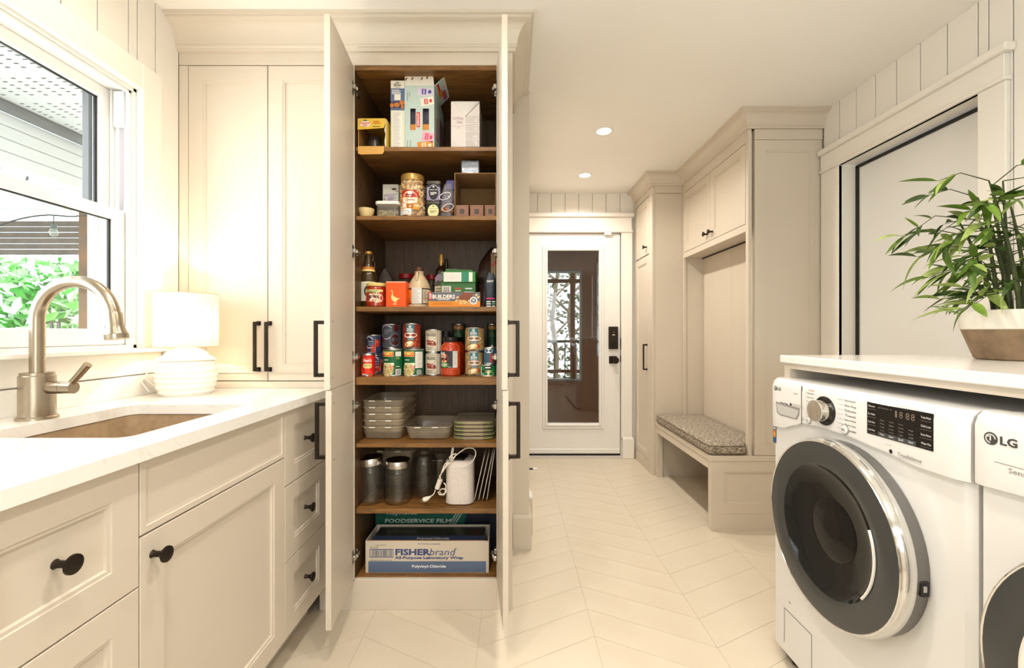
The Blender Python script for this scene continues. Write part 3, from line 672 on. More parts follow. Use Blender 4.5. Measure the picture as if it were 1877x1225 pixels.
mb = MB().tube([(fx+.088, fy_, zl+.008), (fx+.112, fy_, zl+.034), (fx+.136, fy_, zl+.062)], [.007, .0085, .0095], STEEL, 14); mb.part('lever', t)

# ---- counter cabinet on the left of the pantry
FRX = -.684
t = thing('counter_cabinet', 'tall cream wall cabinet with two shaker doors standing on the sink counter', 'cabinet', (-1.03, 2.0, CZ))
mb = MB(); mb.box(XL, FRX-.001, PF+.021, PB, CZ+.0, 2.316, CAB); mb.part('body', t)
mb = MB(); mb.box(XL, XP(345, PF)-.001, PF, PF+.02, CZ, 2.263, CAB, .001); mb.box(XP(345, PF)-.001, FRX, PF, PF+.02, CZ, ZP(699.5, PF), CAB, .001); mb.part('face_frame', t)
MB().box(XL, FRX-.001, PF, PF+.02, 2.265, 2.3165, CAB).part('fascia', t)
mb = MB(); mb.box(XP(345, PF)-.004, FRX, PF+.012, PF+.021, ZP(699.5, PF), 2.266, mat((120, 104, 84), .8, name='shadow_gap')); mb.part('door_gap', t)
z0, z1 = ZP(698, PF), 2.262
for i, (a, b) in enumerate(((345.5, 489.8), (491.4, 636))):
    x0, x1 = XP(a, PF), XP(b, PF)
    o = shaker(x1-x0, z1-z0).xf(FRONT(x0, PF, z0)).part('door', t)
    hx = XP(474.5, PF) if i == 0 else XP(495, PF)
    pull(FRONT(hx, PF, 0), ZP(681, PF-.03), ZP(590, PF-.03), o, .036, .012)
MB().box(XP(345.5, PF)+.02, FRX-.02, PF-.004, PF, ZP(683, PF)-.002, ZP(683, PF)+.002, CAB).part('rail_bead', t)

# ---- open pantry
PX0, PX1 = -.654, -.0646; PBK = 2.26
t = thing('pantry_cabinet', 'tall open pantry cabinet with walnut interior and four greige doors', 'pantry', (-.36, 2.0, 0))
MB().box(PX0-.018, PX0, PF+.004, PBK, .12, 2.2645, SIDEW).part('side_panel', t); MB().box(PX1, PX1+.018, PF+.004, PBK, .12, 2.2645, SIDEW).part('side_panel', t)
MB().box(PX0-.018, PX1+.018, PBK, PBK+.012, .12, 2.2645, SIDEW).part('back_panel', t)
MB().box(PX0, PX1, PF+.004, PBK, 2.246, 2.2645, SHELFW).part('top_panel', t)
SH = {1: (1.932, .018), 2: (1.643, .018), 3: (1.262, .02), 4: (.966, .032), 5: (.6875, .016), 6: (.4145, .02), 7: (.129, .016)}
for k, (z, th) in SH.items(): MB().box(PX0+.0004, PX1-.0004, PF+.015, PBK-.0004, z-th, z, SHELFW, .0012).part('shelf', t)
mb = MB(); mb.box(FRX, PX0-.0005, PF, PF+.02, .12, 2.265, CAB); mb.box(PX1+.0005, .002, PF, PF+.02, 0, 2.265, CAB); mb.part('face_stile', t)
MB().box(.0001, .002, PF+.02, PB, 0, 2.316, CAB).part('end_panel', t); MB().box(FRX, .002, PF, PF+.02, 2.265, 2.3165, CAB).part('fascia', t)
MB().box(-.80, PX1+.0005, PF, PF+.02, 0, .1275, CAB, .001).part('plinth', t)
MB().box(-.78, FRX, PF+.001, PF+.02, .12, CT-.004, CAB).part('filler', t)
for sx in (PX0+.004, PX1-.004):                     # shelf-pin holes drilled in the sides
    mb = MB(); sg = 1 if sx < -.3 else -1
    for z in [.2+.04*i for i in range(50)]:
        if all(not (s-th-.01 < z < s+.01) for s, th in SH.values()): mb.box(sx-.0045*sg, sx-.0034*sg, PF+.05, PF+.054, z, z+.004, BLACK)
    mb.part('pin_holes', t, kind='stuff')
HNG = mat((196, 192, 184), .3, 1, name='hinge_nickel')
def pantry_door(hinge, free, z0, z1, side, hv, hz):
    u = Vector((free[0]-hinge[0], free[1]-hinge[1], 0)).normalized(); n = Vector((u.y, -u.x, 0))
    if n.x*side < 0: n = -n
    o3 = Vector((hinge[0], hinge[1], z0))+n*.02
    M = basis(o3, u, (0, 0, 1), n); w = .302
    o = shaker(w, z1-z0).xf(M).part('door', t)
    Mh = basis(o3+u*(w-.03), u, (0, 0, 1), n); pull(Mh, hv[0]-z0, hv[1]-z0, o, .044, .013)
    for hzz in hz:                                   # concealed hinges: cup plate on the door, arm to the side panel
        mb = MB(); q = hzz-z0
        mb.box(.004, .03, q-.026, q+.026, -.0222, -.02, HNG, .0008); mb.box(.006, .03, q-.010, q+.010, -.036, -.022, HNG, .003); mb.box(-.03, .012, q-.007, q+.007, -.04, -.03, HNG, .002); mb.box(-.05, -.022, q-.014, q+.014, -.03, -.018, HNG, .002)
        mb.xf(M).part('hinge', o, 'metal cabinet hinge')
    mb = MB(); mb.lathe([(.0035, -.0202), (.003, -.0215)], (w-.004, (z1-z0-.012) if z0 < .5 else .012, 0), WHITE, 10); mb.xf(M).part('bumper', o)
    mb = MB()
    for v in hv: mb.box(w-.032, w-.028, v-z0-.006, v-z0+.0, -.0206, -.0199, DARK)
    mb.xf(M).part('screw_cap', o)
up = ((ZP(691, 1.55), ZP(588, 1.55)), (ZP(165, PF), ZP(462, PF), ZP(655, PF))); lo = ((ZP(841, 1.55), ZP(737, 1.55)), (ZP(744, PF), ZP(1018, PF)))
pantry_door((-.6575, PF-.001), (-.631, 1.517), .954, 2.258, -1, *up); pantry_door((-.6575, PF-.001), (-.6262, 1.517), .12, .951, -1, *lo)
pantry_door((-.0625, PF-.001), (-.0345, 1.517), .954, 2.258, 1, *up); pantry_door((-.0625, PF-.001), (-.0315, 1.517), .12, .951, 1, *lo)

# ---- lamp on the counter, wall plug
lx, ly = -1.217, 1.64
t = thing('table_lamp', 'small lit table lamp with ribbed white ceramic base and linen drum shade', 'lamp', (lx, ly, CZ))
v = []; f = []; n = 40; rows = []
r2 = random.Random(3); pr = []
zz = [0, .004]; N = 60
for j in range(N+1):
    h = .174*j/N; b = .058+.038*math.sin(math.pi*min(1, (h/.174)*.83+.17)); 
    if h > .125: b = .094-(h-.125)/.049*.052 if h < .165 else .05-(h-.165)*2
    k = (h/.021) % 1.0; rg = .0055*(1-abs(2*k-1)**1.5)-.002
    pr.append((b+rg*(1 if .01 < h < .16 else .2), h))
rows = []
for r_, h in pr:
    rows.append([(lx+(r_*(1+.012*math.sin(2*a+h*60)))*math.cos(a), ly+(r_*(1+.012*math.sin(2*a+h*60)))*math.sin(a), CZ+h+.0035*math.sin(a+h*70)*math.sin(math.pi*h/.174)) for a in [2*math.pi*i/n for i in range(n)]])
MB().loft(rows, mat((247, 241, 230), .5, name='white_ceramic')).part('base', t)
MB().lathe([(.012, .17), (.012, .194), (.0135, .194), (.0135, .2), (.008, .201)], (lx, ly, CZ), mat((224, 205, 168), .4, .3, name='lamp_fitting'), 18).part('neck', t)
sm_ = bpy.data.materials.new('linen_shade'); sm_.use_nodes = True; nt = sm_.node_tree; nt.nodes.clear()
out = nt.nodes.new('ShaderNodeOutputMaterial'); tr = nt.nodes.new('ShaderNodeBsdfTranslucent'); df = nt.nodes.new('ShaderNodeBsdfDiffuse'); mx = nt.nodes.new('ShaderNodeMixShader'); mx.inputs[0].default_value = .2
tc = nt.nodes.new('ShaderNodeTexCoord'); mp = nt.nodes.new('ShaderNodeMapping'); mp.inputs['Scale'].default_value = (1, 1, 9); nz_ = nt.nodes.new('ShaderNodeTexNoise'); nz_.inputs['Scale'].default_value = 45; rp = nt.nodes.new('ShaderNodeValToRGB')
rp.color_ramp.elements[0].color = rgb((238, 226, 204)); rp.color_ramp.elements[1].color = rgb((252, 246, 234))
nt.links.new(tc.outputs['Object'], mp.inputs[0]); nt.links.new(mp.outputs[0], nz_.inputs['Vector']); nt.links.new(nz_.outputs['Fac'], rp.inputs[0])
nt.links.new(rp.outputs[0], tr.inputs[0]); nt.links.new(rp.outputs[0], df.inputs[0]); nt.links.new(df.outputs[0], mx.inputs[1]); nt.links.new(tr.outputs[0], mx.inputs[2]); nt.links.new(mx.outputs[0], out.inputs[0])
z0, z1 = ZP(635, 1.66), ZP(539, 1.64)
sh = MB().lathe([(.1, z0-CZ), (.0995, z1-CZ), (.0985, z1-CZ), (.099, z0-CZ), (.1, z0-CZ)], (lx, ly, CZ), sm_, 48); sh.f = [f for f in sh.f if len(f) == 4]; sh.m = sh.m[:len(sh.f)]; sh.s = sh.s[:len(sh.f)]
sh = sh.part('shade', t)
BND = mat((206, 170, 120), .6, name='shade_binding')
mb = MB()
for z in (z0, z1): mb.tube([(lx+.0995*math.cos(2*math.pi*i/48), ly+.0995*math.sin(2*math.pi*i/48), z) for i in range(49)], .0011, BND, 6)
mb.part('binding', sh)
MB().lathe([(.012, 0), (.024, .012), (.03, .026), (.027, .04), (.014, .046), (0, .047)], (lx, ly, CZ+.198), mat((255, 240, 214), .4, emit=4, name='lit_bulb'), 16).part('bulb', t)
pl = bpy.data.lights.new('lamp_bulb', 'POINT'); pl.energy = 7; pl.color = (1, .88, .7); pl.shadow_soft_size = .014; po = bpy.data.objects.new('lamp_bulb', pl); COL.objects.link(po); po.parent = t; po.location = (0, 0, .259)
mb = MB(); mb.tube([(lx-.09, ly+.02, CZ+.008), (lx-.12, ly+.0, CZ+.03), (lx-.14, ly-.02, CZ+.06), (lx-.15, ly+.0, CZ+.03), (lx-.13, ly+.03, CZ+.01), (lx-.12, ly-.03, CZ+.015), (lx-.145, ly-.03, CZ+.05), (XL+.03, ly+.03, 1.06)], .0025, WHITE, 6); mb.part('cord', t)
t = thing('wall_outlet', 'white wall outlet with a round plug behind the lamp', 'outlet', (XL, 1.72, 1.03))
MB().box(XL, XL+.006, 1.715, 1.785, ZP(657, 1.7)-.04, ZP(639, 1.7)+.02, WHITE, .002).part('cover_plate', t)
MB().lathe([(.018, .006), (.018, .03), (.014, .034)], (XL, 1.735, ZP(647, 1.7)), mat((240, 228, 214), .4, name='plug_white'), 18, 'x').part('plug', t)

# ---- mudroom: tall cabinet, overhead cabinet, bench, cushion
t = thing('tall_cabinet', 'tall narrow greige cabinet next to the glazed back door', 'cabinet', ((TX+XR)/2, (TY+YB)/2, 0), 'mudroom cabinets')
MB().box(TX+.021, XR, TY, YB-.002, 0, 2.336, CAB).part('body', t)
mb = MB(); mb.box(TX, TX+.02, TY, 3.615, 0, 2.336, CAB, .001); mb.box(TX, TX+.02, 3.615, YB-.002, 0, .093, CAB, .001); mb.box(TX, TX+.02, 3.615, YB-.002, 2.287, 2.336, CAB); mb.part('face_frame', t)
MB().box(TX+.012, TX+.021, 3.61, YB-.002, .09, 2.29, mat((60, 50, 40), .8, name='dark_gap')).part('door_gap', t)
o = shaker(.385, 1.702, fr=.055).xf(FACE_L(TX, 4.005, .097)).part('door', t); pull(FACE_L(TX, 3.665, 0), .84, 1.057, o, .036, .012)
o = shaker(.385, .472, fr=.055).xf(FACE_L(TX, 4.005, 1.809)).part('door', t); knob((TX, 3.675, 1.87), '-x', o)
mb = MB(); mb.box(TX+.03, MX-.002, TY-.002, TY, 2.274, 2.2765, mat((120, 100, 76), .8, name='joint')); mb.part('panel_joint', t)

NX = 1.53; BT = .437
t = thing('overhead_cabinet', 'greige overhead cabinet with panelled niche above the mudroom bench', 'cabinet', (1.6, 3.0, BT), 'mudroom cabinets')
MB().box(MX+.021, XR, MY+.03, TY-.003, 1.77, 2.336, CAB).part('body', t)
mb = MB(); mb.box(MX, MX+.02, MY, 2.575, BT, 2.336, CAB, .001); mb.box(MX, MX+.02, TY-.03, TY-.003, BT, 2.336, CAB, .001); mb.box(MX, MX+.02, 2.575, TY-.03, 1.748, 1.79, CAB); mb.box(MX, MX+.02, 2.575, TY-.03, 2.268, 2.336, CAB); mb.box(MX+.02, NX, MY+.03, TY-.003, 1.752, 1.769, CAB); mb.part('face_frame', t)
MB().box(MX+.012, MX+.021, 2.575, TY-.03, 1.786, 2.272, mat((60, 50, 40), .8, name='dark_gap')).part('door_gap', t)
for y0, y1, ky in ((2.579, 3.036, 3.0), (3.04, TY-.034, 3.078)):
    o = shaker(y1-y0, .472, fr=.055).xf(FACE_L(MX, y1, 1.7935)).part('door', t); knob((MX, ky, 1.845), '-x', o)
# near side panel: framed, with a joint under the fascia
o = shaker(XP(1507, MY)-XP(1383.5, MY), 2.274-BT-.001, fr=.06, t=.03).xf(FRONT(XP(1383.5, MY), MY, BT+.001)).part('side_panel', t)
MB().box(XP(1383.5, MY), XR, MY, MY+.03, 2.276, 2.336, CAB, .0008).part('fascia', t); MB().box(XP(1507, MY)+.001, XR, MY+.004, MY+.03, BT+.001, 2.274, CAB).part('scribe', t)
for y0, y1 in ((2.58, 3.056), (3.058, TY-.004)): MB().box(NX, NX+.012, y0, y1, BT+.001, 1.751, CAB, .0015).part('niche_board', t)
MB().box(NX-.004, NX, 2.58, TY-.004, 1.742, 1.752, DARK).part('niche_joint', t)
MB().box(MX+.02, NX, TY-.016, TY-.004, BT+.001, 1.752, CAB).part('niche_side', t)

t = thing('bench', 'greige built-in mudroom bench, open underneath', 'bench', (1.48, 3.03, 0))
MB().box(1.152, XR, MY-.004, TY-.003, .405, .436, CAB, .002).part('seat_top', t)
MB().box(1.157, 1.177, 2.585, TY-.04, .353, .405, CAB).part('apron', t)
MB().box(1.157, 1.2, MY+.001, 2.585, 0, .405, CAB, .001).part('leg', t); MB().box(1.157, 1.2, TY-.04, TY-.003, 0, .405, CAB, .001).part('leg', t)
o = shaker(XR-1.172, .305, fr=.062, t=.02).xf(FRONT(1.172, MY+.0005, .1)).part('end_panel', t); MB().box(1.172, XR, MY+.0005, MY+.0205, 0, .1, CAB).part('base_panel', t)
TW = tweed('tweed_fabric')
t = thing('bench_cushion', 'thick grey-brown tweed cushion on the mudroom bench', 'cushion', (1.33, 3.03, BT))
P = [(1.145, 2.548), (1.366, 2.548), (1.368, 2.59), (1.522, 2.592), (1.522, 3.497), (1.145, 3.497)]
def rpoly(P, r, ins, z, n=4):
    out = []; L = len(P)
    for i in range(L):
        a, b, c = Vector(P[i-1]), Vector(P[i]), Vector(P[(i+1) % L]); d0 = (a-b).normalized(); d1 = (c-b).normalized()
        cr = d1.x*d0.y-d1.y*d0.x; rr = min(r, (a-b).length*.45, (c-b).length*.45)
        nrm = (d0+d1).normalized()*(1 if cr > 0 else -1)
        for k in range(n+1):
            s = k/n; q = b+d0*rr*(1-s)**2+d1*rr*s**2; out.append((q.x+nrm.x*ins*1.3, q.y+nrm.y*ins*1.3, z))
    return out
rg = []
for k in range(9):
    a = math.pi*(k/8-.5); rg.append(rpoly(P, .03, .013*(1-math.cos(a)), BT+.032+.031*math.sin(a)))
rg.append(rpoly(P, .03, .05, BT+.069)); rg.append(rpoly(P, .03, .09, BT+.0705))
MB().loft(rg, TW).part('cover', t)
for z in (BT+.010, BT+.054): MB().tube(rpoly(P, .03, .004, z)+[rpoly(P, .03, .004, z)[0]], .0035, mat((120, 106, 88), .9, name='piping'), 6).part('piping', t)

# ---- laundry counter
t = thing('laundry_counter', 'white quartz counter over the washer and dryer', 'counter', (1.4, .6, 1.04))
MB().box(1.002, XR, -.6, 1.64, 1.0415, 1.0695, QUARTZ, .003).part('slab', t)
MB().box(1.016, 1.036, -.6, 1.6, 1.0215, 1.0415, CAB).part('apron', t)
MB().box(1.014, XR, 1.6, 1.63, 0, 1.0415, CAB).part('end_panel', t)
MB().box(1.5, XR, -.6, 1.6, 1.0, 1.0415, CAB).part('rear_rail', t)
# ================================================================== WASHER, DRYER, PLANT
SEAM = mat((88, 86, 84), .6, name='seam'); GREYM = mat((122, 120, 116), .3, .6, name='grey_ring'); TINT = mat((24, 25, 25), .06, name='tinted_glass', spec=.35)
BOWL = mat((17, 17, 18), .07, name='dark_bowl', spec=.3)
def appliance(name, label, y0, y1, zt, dr, dyc, dzc, washer):
    t = thing(name, label, 'washer' if washer else 'dryer', (1.3, (y0+y1)/2, 0))
    fx = .945; yc = (y0+y1)/2
    body = MB(); body.box(fx, 1.72, y0, y1, .035, zt-.012, APPL, .014); body.part('body', t)
    for x in (1.0, 1.66):
        for y in (y0+.06, y1-.06): MB().lathe([(.022, 0), (.02, .036)], (x, y, 0), BLACK, 12).part('foot', t)
    MB().box(fx+.03, 1.7, y0+.01, y1-.01, .012, .036, DARK).part('base_pan', t)
    # control panel: bulges forward, lower edge arched
    n = 32; ys = [y0+(y1-y0)*i/n for i in range(n+1)]
    KY = [(-1, -.152), (-.72, -.1525), (-.38, -.139), (-.06, -.130), (.19, -.1285), (.5, -.134), (.6, -.150), (.8, -.172), (1, -.178)]
    def zl(y):
        s = (y-yc)/((y1-y0)/2)
        if not washer: return zt-.152+.012*(1-s*s)
        for (a, p), (b, q) in zip(KY[:-1], KY[1:]):
            if s <= b+1e-6: k = (s-a)/(b-a); k = k*k*(3-2*k); return zt+p+(q-p)*k
        return zt-.178
    v = []; prof = []
    def ring(y):
        s = abs((y-yc)/((y1-y0)/2)); e = .010*max(0, (s-.93)/.07)**2
        return [(fx+.002, y, zl(y)), (fx-.012+e, y, zl(y)+.003), (fx-.0125+e, y, zl(y)+.01), (fx-.0125+e, y, zt-.03), (fx-.006+e, y, zt-.012), (fx+.006+e, y, zt-.002), (fx+.03, y, zt), (fx+.06, y, zt-.003), (fx+.06, y, zt-.02)]
    MB().loft([ring(y) for y in ys], APPL).part('control_panel', t)
    MB().box(fx+.055, 1.7, y0+.006, y1-.006, zt-.014, zt-.004, APPL, .004).part('top_plate', t)
    S = Plane((fx-.0127, yc, zt-.07), (0, -1, 0), (0, 0, 1))           # print plane on the panel; u runs towards the camera
    mb = MB()
    lg = (y1-.035) if washer else (y0+.641)
    u0 = yc-lg; ls = .7 if washer else 1
    lgm = mat((92, 92, 92), .3, .5, name='logo_grey'); zz = .034 if washer else .02
    disc(mb, S, u0, zz, .0125*ls, .0125*ls, lgm, 1, 22); disc(mb, S, u0, zz, .0095*ls, .0095*ls, mat((205, 203, 200), .4, name='logo_light'), 2, 20, inner=.72, a0=.0, a1=4.7); rect(mb, S, u0-.0012, zz-.004, u0+.0012, zz+.006, PRINTW, 3); disc(mb, S, u0-.004, zz+.004, .0016, .0016, PRINTW, 3, 8)
    text(mb, S, 'LG', u0+.031*ls, zz, .029*ls, .0165*ls, lgm, 2, .03)
    if washer:
        yd = 1.41; dz0 = zt-.158                                   # detergent drawer front with its scooped handle
        MB().box(fx-.0135, fx-.011, yd-.0012, yd+.0012, zl(yd)+.002, zt-.012, SEAM).part('drawer_seam', t)
        hs = MB(); q = Plane((fx-.0132, 1.485, zt-.107), (0, -1, 0), (0, 0, 1))
        pts = [(-.062, .024), (.066, .022), (.064, .0), (.05, -.018), (-.04, -.02), (-.056, -.012)]
        poly(hs, q, pts, mat((150, 148, 145), .4, name='recess_shade'), 1); pts2 = [(-.058, .018), (.06, .014), (.056, -.002), (.046, -.014), (-.036, -.016), (-.05, -.008)]
        poly(hs, q, pts2, mat((198, 196, 192), .35, name='recess_grey'), 2); hs.part('drawer_handle', t, 'scooped grey drawer grip')
        text(mb, S, 'Direct Drive', yc-1.5, -.012, .042, .007, PRINTK, 1, .02); text(mb, S, '6motion', yc-1.44, .03, .02, .005, GREYP, 1, .02)
        for i in range(5): disc(mb, S, yc-1.465+.0145*i, -.011, .0052, .006, PRINTK if i == 0 else GREYP, 1, 12, inner=0 if i == 0 else .7)
        # dial
        dy, dz = 1.305, zt-.073
        D = MB().lathe([(.043, .002), (.043, -.004), (.040, -.006), (.030, -.0055)], (fx-.012, dy, dz), mat((30, 29, 28), .15, name='dial_black'), 40, 'x'); D = D.part('dial', t, 'black and chrome selector dial')
        MB().lathe([(.031, -.004), (.031, -.03), (.0295, -.0335), (.027, -.034), (0, -.034)], (fx-.012, dy, dz), mat((206, 200, 190), .16, 1, name='dial_chrome'), 40, 'x').part('dial_knob', D); MB().lathe([(.0315, -.03), (.0318, -.0335), (.029, -.0345)], (fx-.012, dy, dz), CHROME, 40, 'x').part('dial_rim', D)
        lm = ['Normal', 'Heavy Duty', 'Bedding', 'Sanitary', 'Allergiene', 'Bright Whites', 'Tub Clean']; rm = ['Sportswear', 'Perm. Press', 'Delicates', 'Towels', 'Speed Wash', 'Drain+Spin', 'Downloaded']
        for i in range(7):
            z = .04-.0135*i; text(mb, S, lm[i], yc-dy-.065, z, .026, .0058, PRINTK, 1, .0); text(mb, S, rm[i], yc-dy+.098, z, .04, .0066, PRINTK, 1, .0)
            k = .047; a = math.radians(62-20*i); u_ = k*math.cos(a); w_ = k*math.sin(a)
            rect(mb, S, yc-dy+.05, z-.0004, yc-dy+.074, z+.0004, GREYP, 1); rect(mb, S, yc-dy-.05, z-.0004, yc-dy-.046, z+.0004, GREYP, 1)
        rect(mb, S, yc-dy-.083, -.045, yc-dy-.0824, .044, GREYP, 1); text(mb, S, 'TurboWash', yc-dy-.06, .05, .028, .005, ink('c04030'), 1, .02)
        def btn(y, z, r, name):
            b = MB().lathe([(r+.003, .001), (r+.003, -.002), (r+.001, -.003)], (fx-.012, y, z), mat((170, 168, 164), .3, .4, name='button_ring'), 24, 'x').part(name, t)
            MB().lathe([(r+.0005, -.001), (r, -.0045), (r*.8, -.0055), (0, -.0055)], (fx-.012, y, z), APPL, 24, 'x').part('button_cap', b)
            return Plane((fx-.0176, y, z), (0, -1, 0), (0, 0, 1))
        q = btn(1.376, zt-.115, .0095, 'power_button'); disc(mb, q, 0, 0, .0045, .005, GREYP, 1, 16, inner=.7, a0=2.1, a1=7.4); rect(mb, q, -.0004, .001, .0004, .006, GREYP, 1)
        q = btn(1.2265, zt-.1115, .012, 'start_button'); poly(mb, q, [(-.005, -.004), (-.0005, 0), (-.005, .004)], PRINTK, 1); rect(mb, q, .001, -.004, .002, .004, PRINTK, 1); rect(mb, q, .0032, -.004, .0042, .004, PRINTK, 1)
        text(mb, S, 'ON', yc-1.405, -.043, .008, .004, PRINTK, 1, 0); text(mb, S, 'OFF', yc-1.405, -.05, .01, .004, PRINTK, 1, 0)
        # display
        a, b = 1.15, .969; z1, z0 = zt-.02, zt-.104
        dp = MB().box(fx-.0137, fx-.011, b, a, z0, z1, mat((18, 16, 16), .12, name='display_black'), .001).part('display', t, 'black control display')
        q = Plane((fx-.0137, a, z0), (0, -1, 0), (0, 0, 1)); dpm = MB(); W = a-b; Hh = z1-z0; wt = ink('d8d4d0'); dm = ink('8d8884')
        for i, k in enumerate('1888'):
            u = .088+.0135*i+(.004 if i > 1 else 0); text(dpm, q, k, u, .0665, .005 if k == '1' else .0095, .016, ink('7a6a60'), 1, 0)
        rect(dpm, q, .1125, .063, .1135, .0645, ink('7a6a60'), 1); rect(dpm, q, .1125, .0685, .1135, .07, ink('7a6a60'), 1)
        for i, s_ in enumerate(['Steam', 'Pre Wash', 'Fresh Care', 'Cold Wash']): text(dpm, q, s_, .0155, .074-.0205*i, .021, .0046, wt, 1, .01); rect(dpm, q, .003, .0655-.0205*i, .029, .066-.0205*i, dm, 1)
        for i, s_ in enumerate(['TurboWash', 'Child Lock', 'Extra Rinse', 'Water Plus']): text(dpm, q, s_, W-.0165, .072-.0195*i, .024, .005, wt, 1, .01); rect(dpm, q, W-.03, .064-.0195*i, W-.003, .0645-.0195*i, dm, 1)
        for c, (hd, ws) in enumerate((('Temp.', ['Tap Cold', 'Cold', 'Warm', 'Hot']), ('Spin', ['No Spin', 'Low', 'Medium', 'High']), ('Soil', ['Light', 'Norm', 'Normal', 'Heavy']), ('Signal', ['Off', 'Low', 'High', '']))):
            u = .048+.0265*c; rect(dpm, q, u-.0128, .002, u+.0128, .0125, mat((74, 76, 80), .25, name='touch_key'), 1); text(dpm, q, hd, u, .0072, .0125, .0058, wt, 2, .01)
            for i, s_ in enumerate(ws):
                if s_: text(dpm, q, s_, u, .0175+.0085*i, .0125, .0036, dm, 1, 0)
        for i in range(4): text(dpm, q, ['Lock', 'Wash', 'Rinse', 'Spin'][i], .04+.011*i, .074, .008, .0035, dm, 1, 0)
        dpm.part('display_print', dp)
        disc(mb, S, yc-1.078, -.0625, .0048, .0055, PRINTK, 1, 14); text(mb, S, 'TrueBalance', yc-1.028, -.0635, .062, .0095, GREYP, 1, .018); rect(mb, S, yc-1.056, -.0715, yc-.998, -.071, GREYP, 1)
        text(mb, S, 'Wi-Fi Hold', yc-1.085, -.048, .018, .003, GREYP, 1, 0); text(mb, S, 'Inverter Direct Drive', yc-1.03, .0545, .05, .0035, GREYP, 1, 0)
        st = MB(); q = Plane((fx-.001, y1-.012, .79), (0, -1, 0), (0, 0, 1)); rect(st, q, -.01, -.032, .008, .032, ink('1f4f7d'), 1); rect(st, q, -.008, -.012, .006, .012, ink('e08a1e'), 2)
        for i in range(3): rect(st, q, -.008, .016+.005*i, .006, .019+.005*i, PRINTW, 2)
        rect(st, q, -.004, -.004, .003, .004, ink('f2c14a'), 3); st.part('sticker', t, 'blue and orange energy sticker')
        fc = MB(); q = Plane((fx-.0004, 1.45, .14), (0, -1, 0), (0, 0, 1)); 
        for e in ((-.07, -.06, -.068, .06), (-.07, .058, .07, .06), (.068, -.06, .07, .06)): rect(fc, q, *e, SEAM, 1)
        fc.part('filter_cover', t)
        rect(mb, Plane((fx-.0005, 1.49, .235), (0, -1, 0), (0, 0, 1)), -.006, -.001, .006, .001, PRINTK, 1)
    else:
        rect(mb, S, yc-(y1-.045), -.024, yc-(y0+.05), -.0225, GREYP, 1); text(mb, S, 'Sensor Dry', yc-.785, -.034, .075, .0125, GREYP, 1, .01)
    mb.part('panel_print', t, kind='stuff')
    # porthole door
    c = (fx, dyc, dzc); r = dr
    D = MB().lathe([(r*.975, -.001), (r*.975, -.030), (r*.94, -.031)], c, GREYM, 64, 'x', caps=False); D = D.part('door', t, 'round porthole door')
    MB().lathe([(r*.95, -.030), (r*.985, -.031), (r*.997, -.036), (r*1.0, -.045), (r*.992, -.056), (r*.975, -.0635), (r*.95, -.0645)], c, mat((222, 220, 216), .12, .8, name='door_silver'), 72, 'x', caps=False).part('door_ring', D)
    MB().lathe([(r*.977, -.063), (r*.972, -.0668), (r*.963, -.068), (r*.955, -.0665)], c, CHROME, 72, 'x', caps=False).part('chrome_rim', D)
    pr = [(r*.962, -.063), (r*.96, -.0665), (r*.90, -.068), (r*.72, -.0672), (r*.70, -.0655)]
    MB().lathe(pr, c, mat((62, 63, 62), .08, name='rim_reflection_grey', spec=.6), 64, 'x', caps=False).part('glass_rim', D); pr = [(r*.70, -.0655)]  # flat rim coloured grey to carry the reflections on the door glass
    for i in range(1, 7): a = i/6*math.pi/2; pr.append((r*.68*math.cos(a)+.0001, -.064+.034*math.sin(a)*.9))
    MB().lathe(pr, c, TINT, 64, 'x', caps=False).part('door_glass', D)
    MB().lathe([(r*.34, -.035), (r*.335, -.038), (r*.3, -.04), (0, -.038)], c, BOWL, 32, 'x', caps=False).part('inner_bowl', D)
    hd = MB(); sg = -1 if washer else 1
    pth = [(fx-.0695, dyc+sg*(r*.70*math.cos(a)), dzc+r*.70*math.sin(a)) for a in [math.radians(-38+62*i/16) for i in range(17)]]
    hd.tube(pth, .0035 if washer else .006, mat((236, 234, 228), .2, .3, name='handle_white'), 8); hd.part('door_handle', D)
    if washer:
        lt = MB(); q = dyc-r*.985
        lt.box(fx-.024, fx-.004, q-.001, q+.02, dzc-.04, dzc-.005, BLACK, .002); lt.box(fx-.02, fx-.012, q-.003, q+.01, dzc-.028, dzc-.014, SILVER, .001); lt.part('door_latch', D)
    return t
appliance('washing_machine', 'white front-load washing machine with round dark door under the counter', .9, 1.585, .993, .255, 1.2375, .596, True)
appliance('clothes_dryer', 'white front-load clothes dryer cut off by the right edge of the picture', .212, .892, .997, .266, .564, .58, False)

# ---- potted bamboo
pd = 1.333; pcx = 1.556; zc_ = 1.0698
t = thing('potted_plant', 'leafy bamboo plant in a two-tone pot on the laundry counter', 'plant', (pcx, pd, zc_))
hr = ZP(572, pd-.13)-zc_
zb = .093
P = MB(); P.lathe([(.1, 0), (.106, .004), (.135, zb), (.1355, zb+.001)], (pcx, pd, zc_), mat((150, 124, 96), .75, noise=(22, (120, 98, 76), .3, .7), name='brown_clay'), 40); P = P.part('pot', t, 'brown clay lower pot')
MB().lathe([(.1358, zb), (.1385, zb+.002), (.1435, .149), (.142, .151), (.134, .151), (.131, .13), (0, .128)], (pcx, pd, zc_), mat((232, 226, 214), .7, noise=(14, (212, 202, 186), .45, .75), name='whitewashed_rim'), 40).part('pot_rim', P, 'whitewashed pot rim')
MB().lathe([(.13, .131), (0, .136)], (pcx, pd, zc_), mat((70, 52, 38), .95, bump=(60, .6), name='soil'), 30).part('soil', t)
r3 = random.Random(21)
